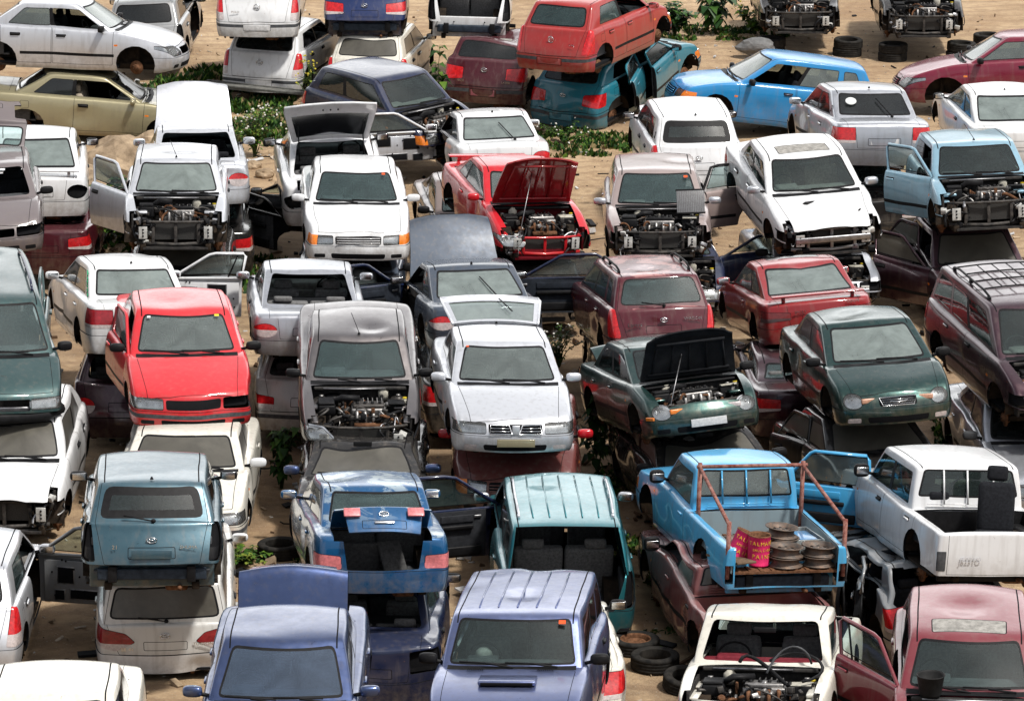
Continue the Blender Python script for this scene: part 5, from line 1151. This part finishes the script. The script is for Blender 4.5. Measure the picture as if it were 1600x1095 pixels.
# ---------------------------------------------------------------- ground
def ground():
    rng=random.Random(1); nx,ny=120,150; V=[];F=[]
    X=[-60+120*i/nx for i in range(nx+1)]; Y=[20+100*j/ny for j in range(ny+1)]
    X=[-500,-200]+X+[200,500]; Y=[-30,0]+Y+[250,800]
    for y in Y:
        for x in X:
            z=noise.noise(Vector((x*.25,y*.25,0)))*.10+noise.noise(Vector((x*1.1,y*1.1,3)))*.035-.05
            V.append((x,y,z))
    n=len(X)
    for j in range(len(Y)-1):
        for i in range(n-1): F.append((j*n+i,j*n+i+1,(j+1)*n+i+1,(j+1)*n+i))
    me=bpy.data.meshes.new('ground'); me.from_pydata(V,[],F); me.polygons.foreach_set('use_smooth',[True]*len(F))
    m=bpy.data.materials.new('sandy_soil'); t,b=nodes(m)
    f1,tc=noise_n(t,.55,8,.62,dist=.6); f2,_=noise_n(t,5,8,.75); f3,_=noise_n(t,38,4,.7)
    c=mixc(t,ramp(t,f1,.36,.62),(.30,.195,.105),(.47,.34,.205)); c=mixc(t,mth(t,'MULTIPLY',ramp(t,f2,.45,.66),.6),c,(.19,.115,.062))
    wv=t.nodes.new('ShaderNodeTexWave'); wv.inputs['Scale'].default_value=.55; wv.inputs['Distortion'].default_value=7; wv.inputs['Detail'].default_value=5; wv.bands_direction='Y'; t.links.new(tc.outputs['Object'],wv.inputs['Vector'])
    c=mixc(t,mth(t,'MULTIPLY',ramp(t,wv.outputs['Fac'],.72,.9),.45),c,(.24,.155,.09))
    # rows where cars have stood are darker with oil and trodden earth; the track beyond stays pale
    sp=t.nodes.new('ShaderNodeSeparateXYZ'); t.links.new(tc.outputs['Object'],sp.inputs[0])
    near=ramp(t,sp.outputs[1],66,78,1,0); f4,_=noise_n(t,.9,6,.7)
    c=mixc(t,mth(t,'MULTIPLY',mth(t,'MULTIPLY',near,ramp(t,f4,.40,.62)),.55),c,(.10,.066,.042))
    vo=t.nodes.new('ShaderNodeTexVoronoi'); vo.inputs['Scale'].default_value=16; t.links.new(tc.outputs['Object'],vo.inputs['Vector'])
    c=mixc(t,mth(t,'MULTIPLY',ramp(t,vo.outputs['Distance'],.10,.16,1,0),ramp(t,f2,.42,.6)),c,(.40,.36,.31))
    t.links.new(c,b.inputs['Base Color']); b.inputs['Roughness'].default_value=.95
    h=mth(t,'ADD',mth(t,'MULTIPLY',f2,1.2),mth(t,'MULTIPLY',f3,.5)); bump(t,h,.8,.05,b)
    me.materials.append(m); o=bpy.data.objects.new('ground',me); COL.objects.link(o); o['kind']='structure'
def gz(x,y): return noise.noise(Vector((x*.25,y*.25,0)))*.10+noise.noise(Vector((x*1.1,y*1.1,3)))*.035-.05
def rock(r,sq=(1,1,.75),seed=0,sub=3):
    bm=bmesh.new(); bmesh.ops.create_icosphere(bm,subdivisions=sub,radius=1); s=Vector((seed*3.1,seed*1.7,0))
    for v in bm.verts:
        p=v.co.copy(); d=1+.30*noise.noise(p*1.1+s)+.12*noise.noise(p*3+s); v.co=Vector((p.x*sq[0],p.y*sq[1],p.z*sq[2]))*d*r
    mb=MB(); mb.bm(bm,0,False); bm.free(); return mb
ROCKM=plain('sandstone',(.26,.19,.125),.92,0,.35,3,(.46,.35,.235),bmp=.5); ROCKG=plain('grey_stone',(.15,.15,.15),.9,0,.3,5,bmp=.5)
def leafy(name,label,cat,loc,h,w,n,ls,cols,group=None,stems=7,droop=.3,flowers=0,fcol=(.8,.8,.75),rng=None,up=.5):
    """bush of many separate curved leaves on thin stems"""
    rng=rng or random.Random(hash(name)%99+int(loc[0]*100)); root=empty(name,(loc[0],loc[1],gz(loc[0],loc[1])+loc[2])); tag(root,label,cat,group)
    st=MB(); lf=MB(); fl=MB(); tips=[]
    for k in range(stems):
        a=rng.uniform(0,6.28); rr=w*rng.uniform(.15,1); hh=h*rng.uniform(.55,1); pts=[Vector((0,0,-.05))]
        for i in range(1,6): u=i/5; pts.append(Vector((rr*math.cos(a)*u**1.3+rng.uniform(-.03,.03),rr*math.sin(a)*u**1.3+rng.uniform(-.03,.03),hh*(1-(1-u)**1.5))))
        st.tube(pts,[.012*(1-.14*i) for i in range(6)],5,0); tips.append(pts)
    for k in range(n):
        p=rng.choice(tips); i=rng.randrange(1,5); u=rng.random(); c=p[i]*(1-u)+p[i+1 if i<5 else i]*u
        a=rng.uniform(0,6.28); el=rng.uniform(-.3,1.0)*up; L=ls*rng.uniform(.55,1.2); wd=L*rng.uniform(.28,.42)
        d=Vector((math.cos(a)*math.cos(el),math.sin(a)*math.cos(el),math.sin(el))); s=d.cross(Vector((0,0,1))).normalized(); nn=s.cross(d)
        a0=c; a1=c+d*L*.5; a2=c+d*L-Vector((0,0,L*droop))
        q=nn*wd*.2
        lf.add([a0,a1+s*wd+q,a1,a1-s*wd+q,a2],[(0,2,1),(0,3,2),(1,2,4),(2,3,4)],rng.randrange(len(cols)),True)
    for k in range(flowers):
        p=rng.choice(tips); c=p[-1]+Vector((rng.uniform(-.12,.12),rng.uniform(-.12,.12),rng.uniform(-.05,.08))); r_=rng.uniform(.012,.022)
        fl.add([c+Vector((r_*math.cos(j*1.05),r_*math.sin(j*1.05),.004)) for j in range(6)],[(0,1,2,3,4,5)],0)
        fl.add([c+Vector((r_*math.cos(j*1.05),-.0,r_*math.sin(j*1.05))) for j in range(6)],[(0,1,2,3,4,5)],0)
    st.build('stem',[plain('stem_green',(.06,.09,.03),.8)],root); lf.build('leaves',cols,root)
    if flowers: fl.build('flowers',[plain('flower_%d'%int(fcol[2]*100),fcol,.7,0,.1)],root)
    return root
def leafm(n,c): return plain(n,c,.55,0,.3,8,bmp=0)
LG=[leafm('leaf_bright',(.075,.14,.018)),leafm('leaf_mid',(.035,.085,.015)),leafm('leaf_dark',(.014,.042,.011))]
LY=[leafm('leaf_yellow',(.15,.19,.03)),leafm('leaf_bright',()),leafm('leaf_mid',())]
LS=[leafm('leaf_grey',(.08,.12,.07)),leafm('leaf_mid',()),leafm('leaf_dark',())]
def grass(name,patches,label):
    """low ground cover: blades and small leaves over the given patches (x,y,rx,ry,count)"""
    rng=random.Random(11); mb=MB()
    for (x,y,rx,ry,n,hh) in patches:
        for k in range(n):
            a=rng.uniform(0,6.28); r=math.sqrt(rng.random()); px,py=x+rx*r*math.cos(a),y+ry*r*math.sin(a)
            if noise.noise(Vector((px*1.6,py*1.6,5)))<-.12: continue
            z=gz(px,py)-.01; h=hh*rng.uniform(.35,1.1); w=rng.uniform(.012,.04); b=rng.uniform(0,6.28); lx,ly=rng.uniform(-.6,.6)*h,rng.uniform(-.6,.6)*h
            dx,dy=w*math.cos(b),w*math.sin(b)
            mb.add([(px-dx,py-dy,z),(px+dx,py+dy,z),(px+lx*.5+dx*1.3,py+ly*.5+dy*1.3,z+h*.6),(px+lx,py+ly,z+h),(px+lx*.5-dx*1.3,py+ly*.5-dy*1.3,z+h*.6)],[(0,1,2,4),(4,2,3)],rng.choice((0,1,1,2,2,3)))
    o=mb.build(name,[LG[0],LG[1],LG[2],leafm('dry_blade',(.26,.21,.10))]); o['kind']='stuff'; tag(o,label,'grass')
# ---------------------------------------------------------------- where each car stands: x,y,z, yaw,pitch,roll, scale
POSE={
 'A1':('sedan',(-4.74,42.54,1.18,-88.9,-1.1,0.5,0.998,1.034,1.012)),
 'A2':('sedan',(-2.44,44.47,1.17,-90.3,1.3,0.2,1.012,1.035,0.988)),
 'A3':('suv',(0.11,45.53,0.9,-95.6,-5.7,1.5,0.992,1.003,0.967)),
 'A4':('pickup',(2.93,46.65,0.64,-99.7,-7.6,1.9,0.969,1.046,0.894)),
 'A5':('hatch',(5.02,45.47,0.95,-95,1.3,0.1,1.002,1.013,0.956)),
 'B1':('hatch',(-4.39,50.92,1.18,94,3.2,0.8,0.988,1.033,0.97)),
 'B2':('suv',(-4.34,52.25,-0.12,93.8,-2.4,-0.3,0.968,0.997,0.849)),
 'B3':('sedan',(-4.36,56.34,0.06,-89.8,-2.3,0.2,0.999,1.079,1.009)),
 'B4':('sedan',(-1.81,51.15,0.97,97.7,6.6,2,0.974,0.985,0.927)),
 'B5':('sedan',(-1.65,50.87,-0.08,89.5,1,0.1,0.979,0.998,0.933)),
 'B6':('mpv',(0.58,53.41,-0.09,92.8,-0.1,0.7,0.984,0.977,0.994)),
 'B7':('pickup',(2.78,52.6,0.57,102.3,2.9,2.5,1.043,0.947,0.96)),
 'B8':('crew',(2.78,51.64,-0.1,99.8,0.7,-0,0.986,1,1)),
 'B9':('crew',(5.38,52.25,0.72,101.3,5.3,4.1,0.982,0.976,0.947)),
 'C0':('mpv',(-7.38,58.84,1.11,-77.6,4.2,-2.5,1.02,0.996,1.011)),
 'B0':('hatch',(-6.76,57.34,-0.04,-90.4,1.5,-0.3,1.016,1,1.029)),
 'C1':('sedan',(-4.62,58.66,1.16,-81.5,1.9,-1.4,1.002,1.03,0.95)),
 'C2':('sedan',(-5.75,61.82,1.05,104.6,4.9,3.1,0.989,0.999,0.947)),
 'C3':('hatch',(-5.49,61.82,-0.05,90,0.1,-0.1,1,1,1.005)),
 'C4':('coupe',(-3.05,62.16,0.99,94.7,3.4,1.8,0.983,0.984,0.944)),
 'C5':('hatch',(-2.91,62.09,-0.05,90,0,0,1,1,1)),
 'C6':('sedan',(-2.14,58.4,1,-87,6.4,-0.7,1.003,0.999,0.889)),
 'C7':('sedan',(-1.99,56.34,0,-89.4,-0.7,0.5,1,1.036,1.008)),
 'C8':('sedan',(-0.17,57.19,1.06,-84.4,-2.7,-1.8,0.986,1.002,0.949)),
 'C9':('hatch',(0.05,57.3,0.2,-90,-1.1,0,1,1.05,1.0)),
 'C10':('neon',(2.19,57.47,0.97,-77.3,-10,3.7,0.965,0.977,0.955)),
 'C11':('sedan',(2.59,56.81,-0.01,-77.8,-0.6,3.2,1,1.029,1.007)),
 'C12':('neon',(4.92,58.36,1.03,-81.8,-4.8,2.7,0.981,0.987,0.987)),
 'C13':('sedan',(4.89,57.52,-0.08,-78.9,-5.9,2.2,0.986,0.993,0.952)),
 'C14':('mpv',(7.19,58.87,1.05,-78,1,0.7,1.004,0.999,0.97)),
 'C15':('sedan',(7.13,58.26,-0.05,-85,-0,-0,1,1,1)),
 'C16':('sedan',(4.19,62.01,-0.09,92.3,2.3,-1.2,0.986,0.995,0.923)),
 'D1':('coupe',(-0.68,62.86,0.8,99.6,6.7,0,0.984,1.005,0.961)),
 'D2':('wagon',(1.88,62.66,0.78,99.1,5,-0.4,0.964,0.951,0.935)),
 'D3':('coupe',(4.28,63.78,0.62,97.9,7.6,-3.4,0.975,0.995,0.952)),
 'D4':('hatch',(-5.35,67.75,1.13,-86.4,-3.2,-0.8,0.993,1.01,1.002)),
 'D5':('sedan',(-2.53,67.96,1.05,-86.3,-1.3,-1.1,0.994,1.002,0.934)),
 'D5b':('sedan',(-2.56,67.44,-0.01,-89.9,-0.5,-0.2,1,1.028,1.006)),
 'D6':('coupe',(0.03,68.84,0.9,-75.6,1.7,-2.6,0.981,0.95,0.979)),
 'D6b':('coupe',(-0.65,71.87,-0.05,-82,-0,-0,1,1,1)),
 'D7':('wagon',(2.34,68.82,0.79,-90,-3.8,0.5,0.978,1.006,0.902)),
 'D8':('sedan',(4.68,68.36,1.2,-80,3.5,2.3,1.011,1.054,0.974)),
 'D8b':('sedan',(4.83,68.68,-0.07,-82.4,-5,0.1,0.979,1,0.955)),
 'D9':('hatch',(7.44,68.57,1.2,-87,-4.8,2.2,0.995,1.046,1.011)),
 'D9b':('sedan',(7.3,68.12,-0.05,-82,-0,-0,1,1,1)),
 'E1':('coupe',(-8.04,71.9,0.77,96.1,1.7,1.4,1.015,1.012,1.04)),
 'E1b':('sedan',(-7.7,71.6,-0.05,90,0,-0,1,1,1)),
 'E2':('hatch',(-8.25,67.6,1.13,-83.6,-2.4,2.6,.98,1,.965)),
 'E3':('coupe',(-5.3,71.32,0.96,95.5,5.4,0.3,0.989,0.995,1.014)),
 'E4':('coupe',(-3.08,72.2,0.70,95.5,-1.8,-1.8,1.04,1.035,1.06)),
 'E5':('coupe',(-0.41,76.45,0.19,98.5,5.9,-0.8,0.987,1.007,0.961)),
 'E6':('hatch',(-2.21,78.82,0.21,-49.8,0.7,2.1,0.997,0.991,1.039)),
 'E7':('hatch',(3.01,74.44,0.62,95.4,-0.5,0.5,1.005,1.012,1.005)),
 'E8':('wagon',(4.87,81.61,-0.02,189,-8.8,1.3,0.93,0.997,1.005)),
 'E9':('sedan',(5.94,73.68,1.13,97.9,4.3,1.6,1.01,1.043,0.979)),
 'E10':('coupe',(8.88,78.55,0.23,96.1,-0.2,0.6,0.999,1.004,0.973)),
 'E11':('sedan',(9.81,83.46,0.09,181.1,2.1,3.8,1.089,0.995,0.994)),
 'F1':('sedan',(-8.34,81.51,1.09,-6.4,1.2,-2.8,1.014,0.994,1.009)),
 'F2':('sedan',(-7.94,81.26,-0.08,2.2,4.3,0,1.022,0.998,0.918)),
 'F3':('hatch',(-7.32,88.32,0.07,87.1,-1.4,-2.4,1.011,1.006,0.993)),
 'F4':('hatch',(-4.97,85.64,1.1,89.8,-0,0.4,1,0.999,1)),
 'F5':('hatch',(-4.54,85.95,-0.05,76.5,-0.5,0.9,0.999,1.002,1.007)),
 'F6':('hatch',(-2.88,85.9,1.09,89.9,-0.1,0.2,1,0.997,1)),
 'F7':('hatch',(-2.6,85.41,-0.07,81.5,0.1,0.2,0.997,0.991,0.989)),
 'F8':('hatch',(-0.83,85.71,1.09,89.4,-0.1,1.4,1,0.997,1)),
 'F9':('hatch',(-0.18,84.28,-0.01,78,1.5,1.2,1.001,1.005,1.103)),
 'F10':('hatch',(1.64,82.54,1.11,61.1,-2.7,-1.3,0.989,1.002,1.005)),
 'F11':('hatch',(2.1,83.72,-0,57.9,-7.5,0.1,1.111,1.009,1.031)),
 'F13':('sedan',(5.96,90.5,0.22,-90.4,-1.1,0.1,1,1.028,1.002)),
 'F14':('sedan',(8.47,90.1,0.22,-90.6,-1.1,0.1,1,1.027,1.002)),
 'A3b':('hatch',(0.42,48.95,0.1,93,1,0,.97,1,1)),
 'B0b':('hatch',(-6.75,51.63,-0.05,90.2,0.4,0.5,0.999,0.999,1.004)),
 'D6c':('sedan',(0.05,68.3,-.05,-80,0,0,1,1,1)),
 'D1b':('sedan',(-0.66,62.3,-.05,96,0,0,1,1,1)),
 'D4b':('sedan',(-5.3,67.9,-.05,-88,0,0,1,1,1)),
 'E3b':('sedan',(-5.2,71.5,-.05,94,0,0,1,1,1)),
 'D7b':('sedan',(2.5,68.9,-.1,-86,0,0,1,1,1)),
 'B10':('hatch',(5.05,52.2,-.05,101,0,-3,1,1,1)),
 'E9b':('sedan',(5.9,73.8,-.05,96,0,0,1,1,1)),
 'D2b':('sedan',(2.1,62.6,-.1,97,0,0,1,1,1)),
}
# ---------------------------------------------------------------- build everything
ground()
for cid,S in CARS.items():
    ty,ps=POSE[cid]; t=TYPES[ty]; u=S.get('under')
    if u:
        pu=POSE[u][1]; tu=TYPES[POSE[u][0]]; sl=ps[8]; d=math.hypot(pu[0]-ps[0],pu[1]-ps[1])
        top=(pu[2]+tu['zs']*pu[8]+.01-ps[2])/sl; cr=1-(top-t['zc'])/(t['zr']+.02-t['zc']); S['crush']=max(0,min(.62,cr))
    ex=S.pop('extra',None); root_={}
    if ex: S['extra']=(lambda r,t_,sh,df,ex=ex,cid=cid,S=S: EXTRA(ex,r,cid,t_,sh,df,S))
    make_car(cid,ty,S,ps)
# bucket on the faded dark red hatchback
def place(me,name,label,cat,loc,rot=(0,0,0),group=None,sc=1):
    o=bpy.data.objects.new(name,me); COL.objects.link(o); o.location=loc; o.rotation_euler=rot; o.scale=(sc,)*3; tag(o,label,cat,group); return o
p=POSE['A5'][1]; M=Matrix.Translation(p[:3])@Matrix.Rotation(R(p[3]),4,'Z')
b=MB(); b.lathe([(0,0),(.11,0),(.12,.02),(.15,.22),(.158,.23),(.15,.235),(.138,.22),(.11,.03),(0,.03)],22,0); b.m=[0]*len(b.m)
o=place(b.mesh('bucket',[plain('sooty_bucket',(.02,.02,.02),.6)]),'bucket','small black bucket standing at the foot of the faded maroon hatchback windscreen','bucket',M@Vector((1.10,-.42,.90)))
# tyres on the ground
T_=[((-3.08,55.21,.09),(math.pi/2,0,0),'worn tyre lying flat on the sand beside the metallic blue saloon',0),
    ((1.53,51.23,.09),(math.pi/2,0,.3),'tyre lying flat on the ground beside the pale teal people carrier',1),
    ((1.75,50.55,.09),(math.pi/2,0,.3),'bare black tyre lying flat under the flank of the dull maroon pickup',0),
    ((2.12,49.85,.10),(math.pi/2+.1,.1,-.2),'bare black tyre lying flat below the tail of the dull maroon pickup',0),
    ((5.35,88.9,.09),(math.pi/2,0,0),'lower tyre under the left corner of the gutted black front end',0),
    ((5.37,88.9,.27),(math.pi/2,0,0),'upper tyre under the left corner of the gutted black front end',0),
    ((6.95,89.0,.09),(math.pi/2,0,.2),'lower of two tyres stacked to the right of the gutted black front end',0),
    ((6.97,89.0,.27),(math.pi/2+.05,0,.6),'upper of two tyres stacked to the right of the gutted black front end',0),
    ((7.85,88.5,.10),(math.pi/2,0,0),'lower tyre at the left foot of the gutted dark front end with radiator',0),
    ((7.86,88.5,.28),(math.pi/2,0,0),'upper tyre at the left foot of the gutted dark front end with radiator',0),
    ((9.25,88.5,.10),(math.pi/2,0,0),'lower tyre at the right foot of the gutted dark front end with radiator',0),
    ((9.27,88.52,.28),(math.pi/2,.05,0),'upper tyre at the right foot of the gutted dark front end with radiator',0),
    ((10.0,90.3,.12),(math.pi/2,0,.1),'dusty tyre lying alone at the far right end of the tyre row',0)]
for loc,rot,lb,rim in T_: place(TYRE if rim else TYRE_BARE,'tyre',lb,'tyre',(loc[0],loc[1],loc[2]+gz(loc[0],loc[1])),rot,'loose tyres lying about the yard')
# boulders
rr=random.Random(4)
RK=[(-7.05,76.9,.52,'big tan boulder, largest of the heap behind the open doored pale silver hatchback'),(-7.55,76.0,.30,'squat tan boulder at the left foot of the boulder heap'),(-7.35,75.0,.33,'pale boulder in front of the biggest one in the heap'),(-6.65,75.4,.24,'small sandy boulder at the right foot of the heap'),(-7.75,77.6,.28,'grey tan boulder at the back left of the heap'),(-7.2,74.0,.30,'round boulder lying at the near end of the boulder heap'),(-6.7,74.3,.22,'small pale boulder near the door of the pale silver hatchback'),(-7.6,74.5,.24,'flat tan boulder beside the white coupe'),(-6.6,77.9,.26,'boulder half hidden behind the biggest one'),(-7.0,73.2,.20,'last small boulder of the heap towards the green bush')]
for k,(x,y,r,lb) in enumerate(RK):
    r*=1.45
    o=rock(r,(1,.8,.8),k).mesh('boulder',ROCKM); place(o,'boulder',lb,'boulder',(x,y,gz(x,y)+r*.45+(.35 if k==8 else 0)),(rr.uniform(-.3,.3),rr.uniform(-.3,.3),rr.uniform(0,6)),'boulders heaped on the left')
place(rock(.32,(1.3,.7,.6),21).mesh('boulder',ROCKG),'boulder','lone grey boulder on the sandy track below the weeds','boulder',(5.03,88.6,.2))
for k,(x,y,r,lb) in enumerate([(-4.5,77.6,.17,'small tan stone beside the daisy bush'),(-4.2,76.9,.12,'small tan stone on the reddish soil right of the daisy bush'),(-4.75,78.3,.14,'small pale stone touching the daisy bush')]):
    place(rock(r,(1,.8,.7),30+k).mesh('stone',ROCKM),'stone',lb,'stone',(x,y,gz(x,y)+r*.3),group='stones on the sand')
# plank / loose sill panel in the grass
b=MB(); b.box((0,0,0),(2.1,.22,.05),0,bev=.01); b.box((.0,.09,.035),(2.1,.03,.03),0,bev=.006)
place(b.mesh('loose_bumper_strip',plain('weathered_grey',(.13,.13,.12),.8)),'loose_panel','long weathered grey strip lying in the grass in front of the white hatchbacks','loose panel',(-5.0,83.9,.30),(0,.06,-.22))
# plants
leafy('bush','lush green leafy bush growing between the boulders and the stacked cars','bush',(-6.95,72.6,0),1.15,.62,420,.20,LG,stems=14)
leafy('bush','yellowish green bush low beside the pale silver hatchback','bush',(-6.45,71.6,0),.8,.42,220,.17,LY,stems=9)
leafy('daisy_bush','tall daisy bush with tiny white flowers beside the pale silver coupe','bush',(-4.80,79.4,0),.95,.55,520,.09,LY,stems=22,flowers=60)
leafy('weed_plant','tall weed with big drooping leaves, nearest the far black wreck','plant',(4.32,91.2,0),1.0,.45,120,.30,LS,stems=7,droop=.6)
leafy('weed_plant','low grey green weed clump right behind the turquoise hatchback nose','plant',(3.45,91.0,0),.75,.8,420,.20,LS,stems=16)
leafy('weed_plant','yellow flowering weed right of the tall drooping weed','plant',(5.15,91.2,0),.6,.6,260,.18,LY,stems=12,flowers=30,fcol=(.7,.62,.1))
leafy('weed_plant','slim dark leafed shoot growing between the cream white and dark red hatchbacks','plant',(-1.42,82.2,0),1.55,.22,90,.22,LG,stems=5,droop=.5)
leafy('creeper','heart leafed creeper climbing beside the pale silver hatchback with chrome grille','plant',(1.20,58.9,0),1.45,.42,150,.19,[LG[1],LG[2],LG[2]],stems=9,droop=.6)
leafy('creeper','dark creeper at the left foot of the graphite grey saloon','plant',(-3.22,58.3,0),1.0,.36,130,.17,[LG[1],LG[2],LG[2]],stems=8,droop=.6)
leafy('daisy_patch','white flowering daisy clump behind the black bonnet, by the slate blue coupe','plant',(.72,64.6,.05),.62,.45,260,.08,LG,stems=18,flowers=40)
leafy('daisy_patch','white flowering weeds at the feet of the turquoise hatchback','plant',(1.0,80.6,0),.28,.85,420,.08,LG,stems=22,flowers=18)
leafy('flower_plant','small plant with red flowers near the black doors on the left','plant',(-4.65,70.3,0),.8,.28,110,.17,LG,stems=8,flowers=22,fcol=(.62,.03,.02))
leafy('weed_plant','reddish green weed on the sand left of the dark blue saloon','plant',(-3.55,54.9,0),.22,.6,260,.10,LY,stems=16)
leafy('weed_plant','small bright weed by the wheel of the cream white saloon','plant',(-3.75,56.2,0),.30,.28,110,.10,LY,stems=9)
leafy('weed_plant','dry stalk of yellow flowers in front of the badged white hatchback','plant',(-3.95,83.5,0),1.1,.25,120,.07,LY,stems=12,flowers=30,fcol=(.7,.62,.1))
leafy('weed_plant','green shoots in the shade behind the sky blue pickup','plant',(5.0,55.6,0),.5,.4,120,.13,LG,stems=9)
grass('ground_cover',[(-5.2,85.2,2.2,2.4,6500,.16),(-3.9,81.8,1.7,1.6,5200,.17),(-6.2,79.6,1.2,1.5,2200,.13),(.9,80.4,1.5,1.3,2600,.12),(-7.1,74.6,.8,2.5,1300,.12),(-4.4,70.2,.9,1.2,1500,.15),(1.55,54.8,.35,1.6,1600,.10),(2.0,51.5,.5,.5,500,.06),(3.9,91.2,2.0,.9,1800,.10),(6.3,60.2,.8,1.4,1300,.12),(-3.5,54.9,.7,.5,500,.07),(1.3,58.5,.6,.8,700,.10),(5.2,55.8,.9,.6,700,.10),(1.65,48.9,.5,.35,350,.06)],'short green grass and weeds growing in patches between the cars')
# scattered scrap and gravel nobody could count
rg=random.Random(9); mb=MB()
def bit(x,y,s,m):
    mb.box((x,y,gz(x,y)+s*.3),(s*rg.uniform(.5,2.2),s*rg.uniform(.4,1.2),s*rg.uniform(.15,.7)),m,rot=(rg.uniform(-.5,.5),rg.uniform(-.5,.5),rg.uniform(0,3.1)))
for k in range(4200):
    x,y=rg.uniform(-9.5,10.5),rg.uniform(46,94); s=rg.choice((.02,.02,.03,.03,.04,.06)); bit(x,y,s,rg.choice((0,0,1,1,2,3,4)))
for k in range(700):
    x,y=rg.uniform(-9,10),rg.uniform(46,76); s=rg.uniform(.06,.16); bit(x,y,s,rg.choice((3,3,4,2,0,4,1)))
for k in range(170):      # trims, hoses, shards of panel
    x,y=rg.uniform(-9,10),rg.uniform(46,80); z=gz(x,y)+.03; a=rg.uniform(0,6.28); L=rg.uniform(.15,.7)
    if k%3: mb.box((x,y,z),(L,rg.uniform(.02,.12),rg.uniform(.01,.04)),rg.choice((3,3,2,4)),rot=(rg.uniform(-.2,.2),rg.uniform(-.15,.15),a))
    else: mb.tube([(x+L*math.cos(a+i*.5)*i/5,y+L*math.sin(a+i*.5)*i/5,z+.02) for i in range(6)],.012,5,3)
o=mb.build('gravel',[ROCKM,plain('pale_pebble',(.42,.36,.29),.9),PLATE,BLACK,plain('brown_scrap',(.10,.06,.035),.9)]); o['kind']='stuff'; tag(o,'gravel, broken plastic and bits of scrap strewn over the sand','debris')
rg=random.Random(12)
print('objects',len(bpy.data.objects),'polys',sum(len(m.polygons)*1 for m in bpy.data.meshes))
